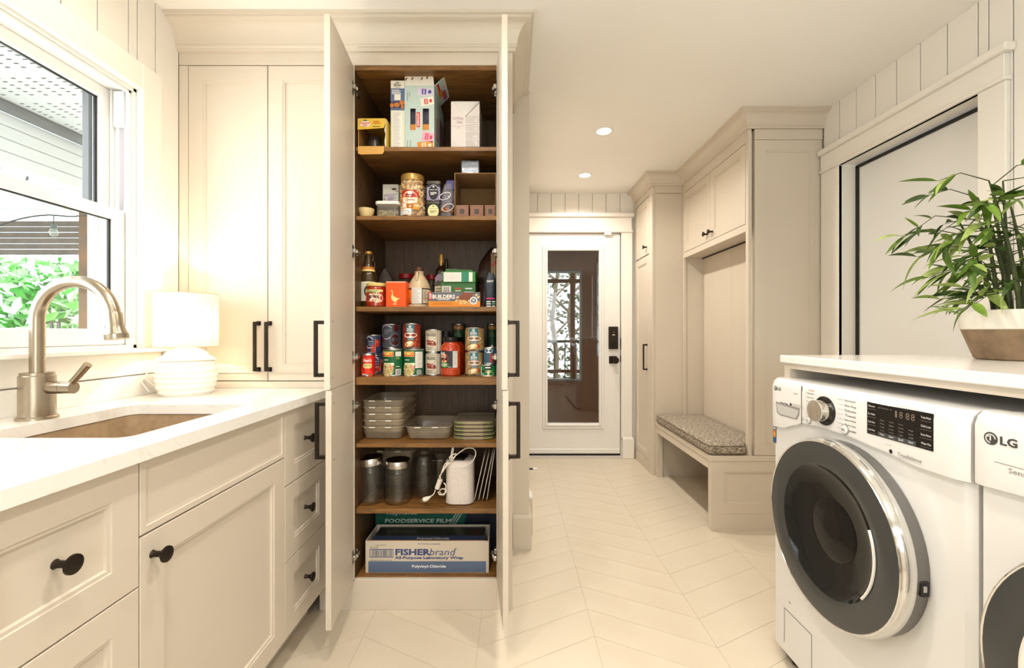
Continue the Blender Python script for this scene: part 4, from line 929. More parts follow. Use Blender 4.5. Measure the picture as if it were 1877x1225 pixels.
def leaf_mesh(L, W, curl, m):
    n = 6; v = []; f = []
    for i in range(n+1):
        s = i/n; w = W*math.sin(math.pi*min(1, s**.72))**.9*(1 if i < n else 0)+.0003; x = L*s; z = -curl*L*s*s
        v += [(x, -w, z+w*.35), (x, 0, z), (x, w, z+w*.35)]
    for i in range(n): a = i*3; f += [(a, a+3, a+4, a+1), (a+1, a+4, a+5, a+2)]
    mb = MB().add(v, f, m, True); return mb.mesh('leaf', sharp=80)
LG = [mat(c, .45, noise=(30, c2, .35, .65), name='bamboo_leaf') for c, c2 in (((96, 128, 40), (78, 108, 30)), ((128, 160, 62), (104, 134, 44)), ((66, 92, 34), (50, 74, 28)), ((176, 194, 112), (142, 164, 78)), ((84, 112, 56), (70, 96, 44)))]
LM = [leaf_mesh(L, W, c, LG[i % 5]) for i, (L, W, c) in enumerate(((.09, .0088, .15), (.075, .0098, .3), (.1, .0092, .05), (.084, .011, .22), (.062, .008, .1), (.094, .0105, .45), (.08, .009, .0), (.07, .01, .25), (.104, .0102, .35), (.058, .0085, .12)))]
STEM = mat((74, 84, 40), .6, noise=(40, (52, 60, 30), .3, .7), name='bamboo_stem')
def clampx(p):
    p.x = min(p.x, XR-.05); return p
nleaf = 0
for i in range(13):
    a = r3.uniform(0, 2*math.pi); rr = .09*math.sqrt(r3.random()); bx_, by_ = pcx+rr*math.cos(a), pd+rr*math.sin(a)
    hh = r3.uniform(.24, .44); lean = Vector((r3.uniform(-.07, .05), r3.uniform(-.06, .06), 0))
    if i < 5: lean = Vector((r3.uniform(-.10, -.04), r3.uniform(-.08, .03), 0))
    pts = [clampx(Vector((bx_, by_, zc_+.12))+lean*(s**1.6)+Vector((0, 0, hh*s))) for s in [k/6 for k in range(7)]]
    MB().tube(pts, [.006, .0058, .0055, .005, .0042, .0034, .002], STEM, 7).part('stem', t)
    nb = 5
    for k in range(nb):
        s = .28+.72*k/(nb-1); j = min(5, int(s*6)); p0 = pts[j].lerp(pts[j+1], s*6-j)
        az = r3.uniform(0, 2*math.pi) if r3.random() < .45 else r3.uniform(math.pi*.65, math.pi*1.4)
        el = r3.uniform(-.35, .45); ln = r3.uniform(.06, .19)
        d = Vector((math.cos(az)*math.cos(el), math.sin(az)*math.cos(el), math.sin(el)))
        p1 = p0+d*ln*.55+Vector((0, 0, .01)); p2 = p0+d*ln+Vector((0, 0, -.025))
        if p2.x > XR-.07: p2.x = XR-.07-r3.random()*.04; p1.x = min(p1.x, XR-.07)
        MB().tube([p0, p1, p2], [.0018, .0014, .0008], STEM, 5).part('twig', t)
        for q in range(r3.choice((4, 4, 5))):
            c = p1.lerp(p2, r3.random()) if q else p2
            la = az+r3.uniform(-1.1, 1.1); le = r3.uniform(-1.0, .5)
            x = Vector((math.cos(la)*math.cos(le), math.sin(la)*math.cos(le), math.sin(le)))
            if c.x+x.x*.09 > XR-.01: x.x = -abs(x.x)
            y = Vector((0, 0, 1)).cross(x).normalized(); z = x.cross(y); rl_ = r3.uniform(-.7, .7)
            y, z = y*math.cos(rl_)+z*math.sin(rl_), z*math.cos(rl_)-y*math.sin(rl_)
            if nleaf < 290:
                ob = bpy.data.objects.new('leaf', LM[r3.randrange(10)]); COL.objects.link(ob); ob.parent = t
                M = basis(c-Vector((pcx, pd, zc_)), x, y, z); ob.matrix_local = M @ Matrix.Scale(r3.uniform(.8, 1.2), 4); nleaf += 1; LOC[ob.name] = LOC[t.name]
# ================================================================== THINGS ON THE PANTRY SHELVES
def front(x0, x1, y, z0): return Plane((x0, y, z0), (1, 0, 0), (0, 0, 1))
def prof_can(r, h): return [(r*.93, 0), (r, .002), (r, .005), (r*.985, .006), (r*.985, h-.006), (r, h-.005), (r, h-.002), (r*.965, h), (r*.93, h-.004), (0, h-.004)]
def can(label, pa, pb, d, z, top, base_col, deco, group='food cans', th=0, cat='can', metal=True):
    """tin can seen between pixel columns pa..pb at depth d, standing on z, top at picture row top"""
    x = XP((pa+pb)/2, d); r = (pb-pa)*d/F/2; h = (ZP(top, d)-z) if top > 5 else top
    t = thing('food_can', label, cat, (x, d, z), group)
    MB().lathe(prof_can(r, h), (x, d, z), SILVER if metal else ink(base_col), 28).part('tin', t)
    S = Cyl(x, d, z, r*.987, th); mb = MB(); n = math.pi*r*.98
    rect(mb, S, -n, .006, n, h-.006, ink(base_col, .35), .5)
    deco(mb, S, r, h); mb.part('paper_label', t)
    return z+h
def bean_pile(mb, S, u, v, w, h, n, cols, lay, seed, s=1):
    r = random.Random(seed)
    for i in range(n):
        a = r.uniform(-1, 1); b = r.uniform(-1, 1)
        if a*a+b*b > 1: continue
        disc(mb, S, u+a*w, v+b*h, .0046*s, .0030*s, ink(r.choice(cols)), lay+.08*(i % 6), 8, r.uniform(0, 3))

# ---------- shelf 4: tins and sauce jars
Z4 = SH[4][0]
def d_primo(mb, S, r, h, right):
    rect(mb, S, -1.2*r, .006, 1.5*r, h-.006, ink('0d5a34'), 1)
    poly(mb, S, [(-1.15*r, h*.60), (-.2*r, h*.70), (-.2*r, h*.66), (-1.15*r, h*.52)], ink('5da332'), 1.6)
    rect(mb, S, -1.2*r, h*.72, .12*r, h-.011, ink('f3d27a'), 1.7); rect(mb, S, -1.2*r, h*.735, .09*r, h-.0135, ink('d8330c'), 2)
    text(mb, S, 'PRIMO', -.50*r, h*.823, 1.02*r, h*.12, ink('f8e27a'), 3, .02)
    rect(mb, S, -.9*r, h*.585, -.35*r, h*.61, PRINTW, 3)
    disc(mb, S, -.55*r, h*.24, .72*r, h*.25, ink('e8dfb4'), 1.8, 26); bean_pile(mb, S, -.55*r, h*.22, .62*r, h*.19, 120, ['d9c38a', 'c9ad6c', 'e8d8a4', 'b89a5a'], 2.2, 4)
    rect(mb, S, -.95*r, h*.40, .18*r, h*.49, ink('f1ecc0'), 3.2); text(mb, S, 'Lentils', -.4*r, h*.445, .6*r, h*.05, ink('6a6a34'), 4, 0)
    disc(mb, S, -.02*r, h*.34, .0075, .0075, ink('f08060'), 3.2, 18); disc(mb, S, -.02*r, h*.34, .0042, .0042, PRINTW, 3.6, 12); disc(mb, S, -.02*r, h*.34, .0028, .0028, ink('d42a1a'), 4, 8)
    if right:
        rect(mb, S, .22*r, h*.30, 1.05*r, h-.012, ink('eeeae2'), 2); lines(mb, S, .28*r, 1.0*r, h-.016, h*.34, 10, GREYP, 3, .25, 3); lines(mb, S, .35*r, .95*r, h*.24, h*.06, 5, PRINTW, 3, .4, 5)
    else:
        rect(mb, S, .32*r, h*.73, .9*r, h*.9, ink('eeeae2'), 2); lines(mb, S, .36*r, .86*r, h*.88, h*.75, 3, GREYP, 3, .25, 3); rect(mb, S, .32*r, h*.04, .9*r, h*.26, ink('eeeae2'), 2)
        for i in range(9): rect(mb, S, (.36+.055*i)*r, h*.06, (.36+.055*i+.014+.014*(i % 3))*r, h*.24, PRINTK, 3)
        lines(mb, S, .34*r, .95*r, h*.38, h*.33, 1, ink('cfe0a0'), 3, .4, 4); lines(mb, S, .36*r, .95*r, h*.7, h*.62, 2, ink('9cc050'), 3, .4, 4)
def d_eden(mb, S, r, h, c0, cols):
    rect(mb, S, -1.5*r, .006, 1.5*r, h-.006, ink(c0), 1); rr = random.Random(9)
    for i in range(110):
        a = rr.uniform(-1.35, 1.35)*r
        if abs(a) < .4*r and rr.random() < .6: continue
        disc(mb, S, a, rr.uniform(.01, h-.01), .0042, .0026, ink(rr.choice(cols)), 1.2+.08*(i % 6), 8, rr.uniform(.6, 2.2))
    rect(mb, S, -.5*r, h*.62, .42*r, h-.007, ink('2f6f80'), 2.4); disc(mb, S, -.05*r, h*.87, .0062, .0062, ink('cfe0dc'), 3, 14, inner=.55); disc(mb, S, -.05*r, h*.87, .0028, .0028, ink('cfe0dc'), 3, 10)
    text(mb, S, 'EDEN', -.05*r, h*.755, .64*r, h*.10, PRINTW, 3, .02); text(mb, S, 'ORGANIC', -.05*r, h*.675, .72*r, h*.055, ink('cfe0dc'), 3, .01)
    disc(mb, S, 0, h*.53, .78*r, h*.115, ink('b5522e'), 2.8, 30); disc(mb, S, 0, h*.53, .74*r, h*.10, ink('f3ece2'), 3.1, 30)
    text(mb, S, 'BUTTER BEANS', 0, h*.555, 1.0*r, h*.045, ink('7a4a36'), 3.6, .01); text(mb, S, 'BABY LIMA', 0, h*.50, .9*r, h*.04, ink('7a4a36'), 3.6, .01)
    rect(mb, S, -.4*r, h*.34, .4*r, h*.415, ink('2f6f80'), 2.6); text(mb, S, 'No Salt', 0, h*.375, .55*r, h*.04, PRINTW, 3.2, 0)
    disc(mb, S, -.1*r, h*.17, .75*r, h*.16, ink('5a4326'), 2.4, 24); disc(mb, S, -.15*r, h*.2, .5*r, h*.11, ink('e6c588'), 2.8, 22, .3); disc(mb, S, -.1*r, h*.22, .3*r, h*.05, ink('fff3d8'), 3.2, 18, .3); rect(mb, S, .35*r, h*.14, .6*r, h*.29, ink('c4452c'), 3.2)
def d_tom(mb, S, r, h):
    rect(mb, S, -1.5*r, .006, 1.5*r, h-.006, ink('3d4466'), 1); disc(mb, S, -.2*r, h*.62, .62*r, h*.31, ink('d8d4e4'), 2, 30, 0, .78, .5, 5.6)
    for u, v, a in ((-.75, .33, .36), (.35, .3, .34), (.85, .58, .34)): disc(mb, S, u*r, v*h, a*r, .2*h, ink('d63a1c'), 2.4, 18); disc(mb, S, (u-.08)*r, v*h+.06*h, a*.4*r, .06*h, ink('f0704a'), 2.8, 12)
    text(mb, S, 'TOMATOES', 0, h*.66, .75*r, h*.07, PRINTW, 3, .01); lines(mb, S, -.3*r, .4*r, h*.58, h*.44, 3, ink('c8c8d8'), 3, .3, 2); rect(mb, S, -.7*r, h*.1, .2*r, h*.15, ink('c8c8d8'), 2); rect(mb, S, .55*r, .01, .6*r, h-.02, ink('c8c8d8'), 2)
def d_chest(mb, S, r, h):
    rect(mb, S, -1.5*r, .006, 1.5*r, h-.006, ink('5a5d66'), 1); disc(mb, S, -.35*r, h*.66, .78*r, h*.31, ink('b9b4c6'), 2, 30, 0, .8, .6, 5.5)
    disc(mb, S, .6*r, h*.34, .55*r, h*.27, ink('8a8698'), 2.2, 26); disc(mb, S, .62*r, h*.35, .47*r, h*.225, ink('5e2014'), 2.5, 26); disc(mb, S, .7*r, h*.82, .28*r, h*.15, ink('6a2418'), 2.4, 16); disc(mb, S, -.75*r, h*.36, .3*r, h*.1, ink('743022'), 2.4, 16)
    lines(mb, S, -.6*r, .3*r, h*.78, h*.56, 4, ink('c8c8d0'), 3, .25, 2)
def d_kid(mb, S, r, h, word):
    rect(mb, S, -1.5*r, .006, 1.5*r, h-.006, ink('d6cdb8'), 1)
    for e in (.02, .05): 
        for q in ((-.92+e*6, .08+e, -.9+e*6, .93-e), (.70-e, .08+e, .72-e, .93-e), (-.92+e*6, .08+e, .72-e, .086+e), (-.92+e*6, .925-e, .72-e, .93-e)): rect(mb, S, q[0]*r, q[1]*h, q[2]*r, q[3]*h, ink('5b5244'), 2)
    text(mb, S, word, -.1*r, h*.75, 1.15*r, h*.15, ink('4a4034'), 3, .02); lines(mb, S, -.5*r, .35*r, h*.9, h*.86, 1, ink('5b5244'), 3, .4, 2); rr = random.Random(5)
    for i in range(16): disc(mb, S, (-.1+rr.uniform(-.48, .48))*r, h*(.44+rr.uniform(-.13, .08)), .0066, .0036, ink(rr.choice(['a8483c', '8a3028', 'c0685a', '742620'])), 3+.1*i, 12, rr.uniform(-1, 1))
    poly(mb, S, [(.15*r, h*.5), (.5*r, h*.62), (.47*r, h*.63)], ink('4a5040'), 3); lines(mb, S, -.6*r, .45*r, h*.25, h*.12, 2, ink('6b6254'), 3, .3, 7)
def d_hunt(mb, S, r, h):
    rect(mb, S, -1.4*r, .006, 1.4*r, h-.006, ink('cf1d12'), 1); rect(mb, S, -1.4*r, h*.55, -.35*r, h-.006, ink('3c5a2c'), 1.6); disc(mb, S, -.6*r, h*.72, .006, .007, ink('d42a1a'), 2, 10)
    rect(mb, S, -.32*r, h*.6, .95*r, h*.86, ink('e03018'), 2); text(mb, S, "Hunt's", .32*r, h*.72, 1.1*r, h*.16, PRINTW, 3, .03)
    disc(mb, S, .3*r, h*.46, .62*r, h*.12, ink('ecd98a'), 2.2, 24); rect(mb, S, -.25*r, h*.4, .9*r, h*.57, ink('ecd98a'), 2.2); text(mb, S, 'Tomato Paste', .32*r, h*.49, .95*r, h*.06, ink('4a3a1a'), 3, .01)
    for u, v in ((-.7, .3), (-.35, .16), (.3, .24), (.7, .12)): disc(mb, S, u*r, v*h, .36*r, .13*h, ink('f03a1e'), 2.4, 16)
    for u, c in ((-.45, 'f0e0c0'), (-.1, 'b8d4e0'), (.55, '4a7a3a')): rect(mb, S, u*r, h*.05, (u+.28)*r, h*.12, ink(c), 3)
D = 1.9
can("small red tomato paste can at the front left end of the shelf", 662, 687.5, 1.902, Z4, 649, 'cf1d12', d_hunt, th=-.1)
zt = can('blue can with tomatoes at the bottom of the stack behind the tomato paste', 672, 701, 2.0, Z4, .0865, '3d4466', d_tom, th=.5)
can('blue can with tomatoes on top of the stack behind the tomato paste', 671, 699, 2.0, zt, .092, '3d4466', d_tom, th=-.1)
zA = can('green lentil can with a red banner under the grey chestnut can, with a barcode', 703, 740, 1.915, Z4, .117, '0d5a34', lambda *a: d_primo(*a, False), th=.12)
zB = can('green lentil can with a red banner under the red bean can, with a nutrition panel', 740.2, 777.2, 1.915, Z4, .117, '0d5a34', lambda *a: d_primo(*a, True), th=.12)
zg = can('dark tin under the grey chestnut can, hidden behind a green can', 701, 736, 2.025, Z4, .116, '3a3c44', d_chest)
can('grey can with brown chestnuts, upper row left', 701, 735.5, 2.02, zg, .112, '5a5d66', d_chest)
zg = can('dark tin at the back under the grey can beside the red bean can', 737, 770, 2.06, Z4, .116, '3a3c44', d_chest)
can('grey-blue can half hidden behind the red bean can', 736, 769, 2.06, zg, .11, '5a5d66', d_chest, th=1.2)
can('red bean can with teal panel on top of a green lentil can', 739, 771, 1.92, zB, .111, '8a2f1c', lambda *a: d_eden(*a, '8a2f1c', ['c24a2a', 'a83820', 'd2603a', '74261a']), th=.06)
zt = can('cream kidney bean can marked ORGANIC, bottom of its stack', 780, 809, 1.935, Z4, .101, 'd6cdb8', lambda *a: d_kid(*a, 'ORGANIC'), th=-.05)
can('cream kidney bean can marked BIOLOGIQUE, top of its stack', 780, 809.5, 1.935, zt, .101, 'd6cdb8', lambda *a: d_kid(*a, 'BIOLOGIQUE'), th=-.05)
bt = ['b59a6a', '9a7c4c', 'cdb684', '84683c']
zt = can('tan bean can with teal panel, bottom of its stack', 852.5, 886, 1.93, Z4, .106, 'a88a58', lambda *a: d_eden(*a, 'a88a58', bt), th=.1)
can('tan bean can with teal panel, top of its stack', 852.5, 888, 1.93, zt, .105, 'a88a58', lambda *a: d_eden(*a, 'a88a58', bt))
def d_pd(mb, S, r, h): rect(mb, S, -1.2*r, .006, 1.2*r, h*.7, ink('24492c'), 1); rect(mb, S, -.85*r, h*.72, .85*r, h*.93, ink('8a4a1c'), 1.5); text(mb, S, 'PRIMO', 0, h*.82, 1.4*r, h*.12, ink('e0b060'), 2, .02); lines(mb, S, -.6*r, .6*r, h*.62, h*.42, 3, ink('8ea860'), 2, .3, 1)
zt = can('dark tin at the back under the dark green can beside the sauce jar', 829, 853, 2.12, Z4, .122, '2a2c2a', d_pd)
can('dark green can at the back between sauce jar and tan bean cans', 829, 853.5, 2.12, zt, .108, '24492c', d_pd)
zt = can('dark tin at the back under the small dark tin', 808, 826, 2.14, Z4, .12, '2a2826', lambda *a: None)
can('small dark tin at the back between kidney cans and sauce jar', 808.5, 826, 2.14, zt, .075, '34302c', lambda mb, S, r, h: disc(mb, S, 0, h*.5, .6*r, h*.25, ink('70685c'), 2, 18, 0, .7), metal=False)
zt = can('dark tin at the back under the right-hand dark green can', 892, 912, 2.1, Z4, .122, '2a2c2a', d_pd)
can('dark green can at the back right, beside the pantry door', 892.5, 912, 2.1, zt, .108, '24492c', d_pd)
def d_tuna(mb, S, r, h):
    rect(mb, S, -1.5*r, .005, 1.5*r, h-.004, ink('0f7a42'), 1); disc(mb, S, .2*r, h*.2, 1.0*r, h*.33, ink('d8c48c'), 1.5, 26); disc(mb, S, .1*r, h*.22, .7*r, h*.2, ink('f2e8cc'), 2, 20); disc(mb, S, -.5*r, h*.42, .3*r, h*.12, PRINTK, 1.8, 14)
    rect(mb, S, -.35*r, h*.6, .5*r, h*.9, PRINTK, 2); lines(mb, S, -.25*r, .4*r, h*.83, h*.66, 1, PRINTW, 3, .6, 2); rect(mb, S, -.95*r, h*.08, -.8*r, h*.8, ink('eeeae2'), 2.5)
zt = can('flat green tuna can at the front right of the shelf', 880.5, 911, 1.9, Z4, 667.5, '0f7a42', d_tuna, th=-.1)
def d_blue(mb, S, r, h):
    rect(mb, S, -1.5*r, .006, 1.5*r, h-.006, ink('34586e'), 1); rect(mb, S, .05*r, .01, .35*r, h*.62, ink('c8261a'), 2); rect(mb, S, .35*r, .01, 1.2*r, h*.62, ink('4a3a2c'), 2); text(mb, S, 'Tre', .75*r, h*.38, .5*r, h*.2, PRINTW, 3, .01); disc(mb, S, -.2*r, h*.8, .6*r, h*.14, ink('d8dce0'), 2, 16)
can('blue can resting on the flat green tuna can', 886.5, 911, 1.905, zt, .073, '34586e', d_blue)
def sauce(label, pa, pb, d, th):
    x = XP((pa+pb)/2, d); r = (pb-pa)*d/F/2; h = .166; z = Z4
    t = thing('sauce_jar', label, 'jar', (x, d, z), 'pasta sauce jars')
    MB().lathe([(r*.9, 0), (r, .006), (r, .118), (r*.96, .128), (r*.72, .142), (r*.68, .146), (r*.68, .148)], (x, d, z), mat((176, 48, 14), .12, noise=(60, (202, 74, 22), .4, .7), name='tomato_sauce', coat=.6), 32).part('jar', t)
    MB().lathe([(r*.71, .146), (r*.73, .148), (r*.73, .163), (r*.70, .166), (0, .166)], (x, d, z), mat((40, 36, 34), .25, .6, name='dark_lid'), 28).part('lid', t)
    S = Cyl(x, d, z, r*1.003, th); mb = MB(); rect(mb, S, -2.2*r, .036, .85*r, .109, ink('2a2a2c'), 1); rect(mb, S, .33*r, .037, .84*r, .108, ink('e6e2d8'), 2); lines(mb, S, .38*r, .8*r, .106, .045, 12, GREYP, 3, .25, 2)
    disc(mb, S, -.55*r, .078, .45*r, .019, ink('e24a10'), 1.5, 22); text(mb, S, 'REAL', -.75*r, .097, .75*r, .014, PRINTW, 3, .03); text(mb, S, 'TOMATOES', -.72*r, .083, .8*r, .009, ink('ffe0c0'), 3, .03)
    disc(mb, S, -.55*r, .049, .5*r, .011, ink('5fa83a'), 2, 20); lines(mb, S, -.95*r, -.2*r, .055, .043, 2, PRINTW, 3, .5, 2); disc(mb, S, -.4*r, .064, .006, .004, ink('e8d0a0'), 2.4, 12, .6); disc(mb, S, -.8*r, .063, .006, .005, ink('b8c8a0'), 2.4, 12); text(mb, S, '650 ml', .05*r, .04, .35*r, .004, PRINTW, 3, .01)
    mb.part('paper_label', t)
sauce('tall red pasta sauce jar with a black label at the front of the shelf', 808, 844.5, 1.912, 0)
sauce('pasta sauce jar half hidden behind the front sauce jar', 820, 853, 2.03, -.5)

# ---------- shelf 3: bottles, boxes, bags
Z3 = SH[3][0]
x = XP(675.5, 1.93); d = 1.93; S_ = d/F
t = thing('glass_bottle', 'tall clear swing-top bottle with a cream label at the left', 'bottle', (x, d, Z3))
R = 15.5*S_
MB().lathe([(R*.92, 0), (R, .006), (R, .118), (R*.94, .14), (R*.55, .185), (R*.36, .2), (R*.33, .236)], (x, d, Z3), clear('amber_bottle', (190, 160, 110), (150, 120, 70), .12, .02, 1.5), 28, caps=False).part('glass', t)
MB().lathe([(R*.86, .004), (R*.9, .045), (0, .045)], (x, d, Z3), mat((26, 20, 14), .3, name='dark_liquid'), 24).part('contents', t)
MB().lathe([(R*.36, .236), (R*.42, .238), (R*.42, .246), (R*.3, .249), (0, .249)], (x, d, Z3), mat((196, 150, 70), .35, .5, name='gold_cap'), 22).part('cap', t)
mb = MB(); 
for sg in (-1, 1): mb.tube([(x+sg*R*.4, d, Z3+.238), (x+sg*R*.62, d-.004, Z3+.222), (x+sg*R*.52, d-.006, Z3+.208), (x+sg*R*.78, d-.004, Z3+.2), (x+sg*R*.72, d-.002, Z3+.165), (x+sg*R*.45, d, Z3+.172)], .0012, CHROME, 6)
mb.part('wire_bail', t)
mb = MB(); S = Cyl(x, d, Z3, R*1.01); rect(mb, S, -1.3*R, .028, 1.3*R, .112, ink('ddd6c0'), 1); disc(mb, S, .35*R, .07, .02, .026, PRINTK, 2, 16, 0, .72, 1.9, 4.3); lines(mb, S, -.9*R, -.5*R, .1, .04, 6, ink('a8a490'), 2, .3, 4); mb.part('label', t)
mb = MB(); S = Cyl(x, d, Z3+.155, R*.82, 0, R*.58, .028); rect(mb, S, -1.4*R, .004, 1.4*R, .012, ink('e4c878'), 1); rect(mb, S, -1.4*R, .012, 1.4*R, .024, ink('b86a1c'), 1); mb.part('neck_band', t)

d = 1.893; x = XP(689.8, d); r = 18.2*d/F; h = .103
t = thing('salsa_jar', 'short red salsa jar with a yellow lid beside the swing-top bottle', 'jar', (x, d, Z3))
MB().lathe([(r*.9, 0), (r, .006), (r*.98, .06), (r*.97, .08), (r*.86, .09), (r*.84, .092)], (x, d, Z3), mat((150, 34, 12), .12, noise=(50, (182, 62, 20), .4, .7), name='salsa', coat=.6), 30).part('jar', t)
MB().lathe([(r*.95, .089), (r*.98, .09), (r*.98, .1), (r*.92, .1035), (0, .1035)], (x, d, Z3), ink('d6c074'), 30).part('lid', t)
mb = MB(); S = Cyl(x, d, Z3, r*.998); rect(mb, S, -1.15*r, .064, .95*r, .074, ink('e6d690'), 1.4); text(mb, S, 'MEDIUM CHUNKY', -.1*r, .069, 1.2*r, .0045, PRINTK, 2.4, .02); rect(mb, S, -.9*r, .02, .9*r, .062, ink('a82c14'), 1)
for u, v, a, b, c in ((-.75, .05, .3, .013, 'd43a1c'), (-.8, .03, .35, .012, 'c42814'), (-.2, .04, .75, .017, 'ecdcb8'), (.62, .038, .34, .018, 'f0b8a8'), (.3, .058, .28, .01, 'c8cc98'), (.35, .028, .28, .01, 'd8d8b0')): disc(mb, S, u*r, v, a*r, b, ink(c), 1.5, 20)
disc(mb, S, -.05*r, .043, .55*r, .011, ink('f6f2e6'), 1.9, 20); text(mb, S, 'TOSTITOS', -.1*r, .0425, 1.3*r, .014, PRINTK, 3, .03); disc(mb, S, .02*r, .052, .003, .003, ink('e04a1c'), 3.4, 10); rect(mb, S, -.45*r, .0615, .25*r, .065, ink('4a9a3c'), 2.6); mb.part('label', t)

d = 1.86; x0, x1 = XP(707.3, d), XP(744, d); h = .1085
t = thing('gift_box', 'bright orange box with a standing goose picture', 'box', ((x0+x1)/2, d+.03, Z3))
ORG = mat((244, 84, 14), .4, name='orange_card')
MB().box(x0, x1, d, d+.06, Z3, Z3+h, ORG, .001).part('carton', t)
mb = MB(); S = front(x0, x1, d, Z3); W = x1-x0; G = ink('ecd48c')
goose = [(.235, .62), (.275, .655), (.32, .655), (.345, .60), (.345, .49), (.37, .43), (.45, .40), (.56, .35), (.70, .345), (.60, .29), (.54, .24), (.47, .205), (.40, .21), (.33, .25), (.285, .31), (.265, .38), (.285, .46), (.315, .54), (.31, .60), (.27, .62)]
poly(mb, S, [(a*W, b*h) for a, b in goose][::-1], G, 1); poly(mb, S, [(.235*W, .62*h), (.17*W, .605*h), (.24*W, .635*h)][::-1], ink('c89a50'), 1.5)
for u in (.42, .5): rect(mb, S, u*W, .13*h, (u+.025)*W, .22*h, G, 1); disc(mb, S, (u-.01)*W, .115*h, .055*W, .02*h, G, 1.4, 12)
rect(mb, S, .02*W, h-.004, .98*W, h-.0005, ink('f0c8a8'), 1); mb.part('goose_print', t)

d = 1.935; x = XP(768.5, d); r = 20.6*d/F; 
t = thing('syrup_jug', 'cream maple syrup jug with a small handle and brown cap', 'jug', (x, d, Z3))
JG = mat((206, 184, 148), .3, name='cream_plastic')
MB().lathe([(r*.9, 0), (r, .004), (r, .074), (r*.99, .085), (r*.9, .103), (r*.68, .125), (r*.42, .143), (r*.36, .15), (r*.40, .158), (r*.43, .160), (r*.36, .161)], (x, d, Z3), JG, 32).part('body', t)
MB().lathe([(r*.36, .160), (r*.37, .174), (r*.33, .178), (0, .179)], (x, d, Z3), mat((84, 48, 24), .35, name='brown_cap'), 24).part('cap', t)
MB().tube([(x-.002, d-r*.40, Z3+.156), (x-.002, d-r*.66, Z3+.15), (x-.002, d-r*.74, Z3+.13), (x-.002, d-r*.74, Z3+.118)], .0055, JG, 10).part('handle', t)
mb = MB(); S = Cyl(x, d, Z3, r*1.003); rect(mb, S, -1.5*r, .014, 1.5*r, .084, ink('3a3026'), .8); rect(mb, S, -1.5*r, .018, -.35*r, .078, ink('d88a2c'), 1.4); rect(mb, S, .5*r, .018, 1.5*r, .078, ink('e0d4b8'), 1.4); poly(mb, S, [(-.9*r, .05), (-.6*r, .074), (-.45*r, .05), (-.6*r, .03)], ink('e8d0a0'), 2); rect(mb, S, -.48*r, .016, .42*r, .0845, ink('e9e6de'), 2.2); lines(mb, S, -.44*r, .38*r, .083, .018, 15, GREYP, 3, .3, 2); lines(mb, S, .55*r, 1.0*r, .074, .03, 8, PRINTK, 2.4, .35, 9); text(mb, S, 'MAPLE', -.72*r, .03, .022, .006, PRINTK, 2.6, .02, 1.57); mb.part('label', t)

RL = mat((150, 20, 20), .35, name='red_lid')
for i, (pa, pb, lab) in enumerate(((731.5, 758, 'red-lidded storage jar at the back left of the syrup jug'), (752, 771, 'red-lidded storage jar at the back hidden behind the syrup jug'), (779, 799, 'red-lidded storage jar at the back between syrup jug and oil bottle'))):
    d = 2.13; x = XP((pa+pb)/2, d); r = (pb-pa)*d/F/2; t = thing('storage_jar', lab, 'jar', (x, d+.02*i, Z3), 'red-lidded jars')
    d = d+.02*i
    MB().lathe([(r*.9, 0), (r*.95, .004), (r*.95, .145), (r*.85, .155)], (x, d, Z3), JARG, 24).part('glass', t); MB().lathe([(r*.88, .003), (r*.88, .06), (0, .06)], (x, d, Z3), ink('6a1616'), 20).part('contents', t)
    MB().lathe([(r*.98, .152), (r, .154), (r, .172), (r*.96, .175), (0, .175)], (x, d, Z3), RL, 26).part('lid', t)
d = 2.05; x = XP(809, d)
t = thing('olive_oil_bottle', 'dark olive oil bottle with a gold neck at the back', 'bottle', (x, d, Z3)); GB = mat((40, 24, 14), .08, name='dark_bottle_glass', coat=.5)
MB().lathe([(.026, 0), (.0285, .004), (.0285, .155), (.026, .176), (.0135, .2), (.0115, .205), (.0115, .215)], (x, d, Z3), GB, 28, sq=3).part('glass', t)
MB().lathe([(.0125, .2), (.0125, .255), (.011, .258), (0, .258)], (x, d, Z3), mat((178, 142, 74), .35, .6, name='gold_foil'), 20).part('neck_foil', t)
mb = MB(); S = front(x-.03, x+.03, d-.0287, Z3); rect(mb, S, .004, .02, .055, .12, ink('d8c8a8'), 1); disc(mb, S, .03, .135, .025, .028, ink('8d7c8c'), 1, 20); poly(mb, S, [(.004, .115), (.018, .134), (.03, .128), (.055, .14), (.055, .11), (.004, .105)], ink('4a3c2c'), 1.6); lines(mb, S, .01, .05, .1, .03, 6, ink('5a4a34'), 2, .3, 8); mb.part('label', t)
x = XP(818, 2.12); MB().lathe([(.02, 0), (.022, .004), (.022, .15), (.01, .19), (.009, .245), (.0, .25)], (x, 2.12, Z3), GB, 22).top('oil_bottle', 'thin dark bottle just behind the olive oil bottle', 'bottle')

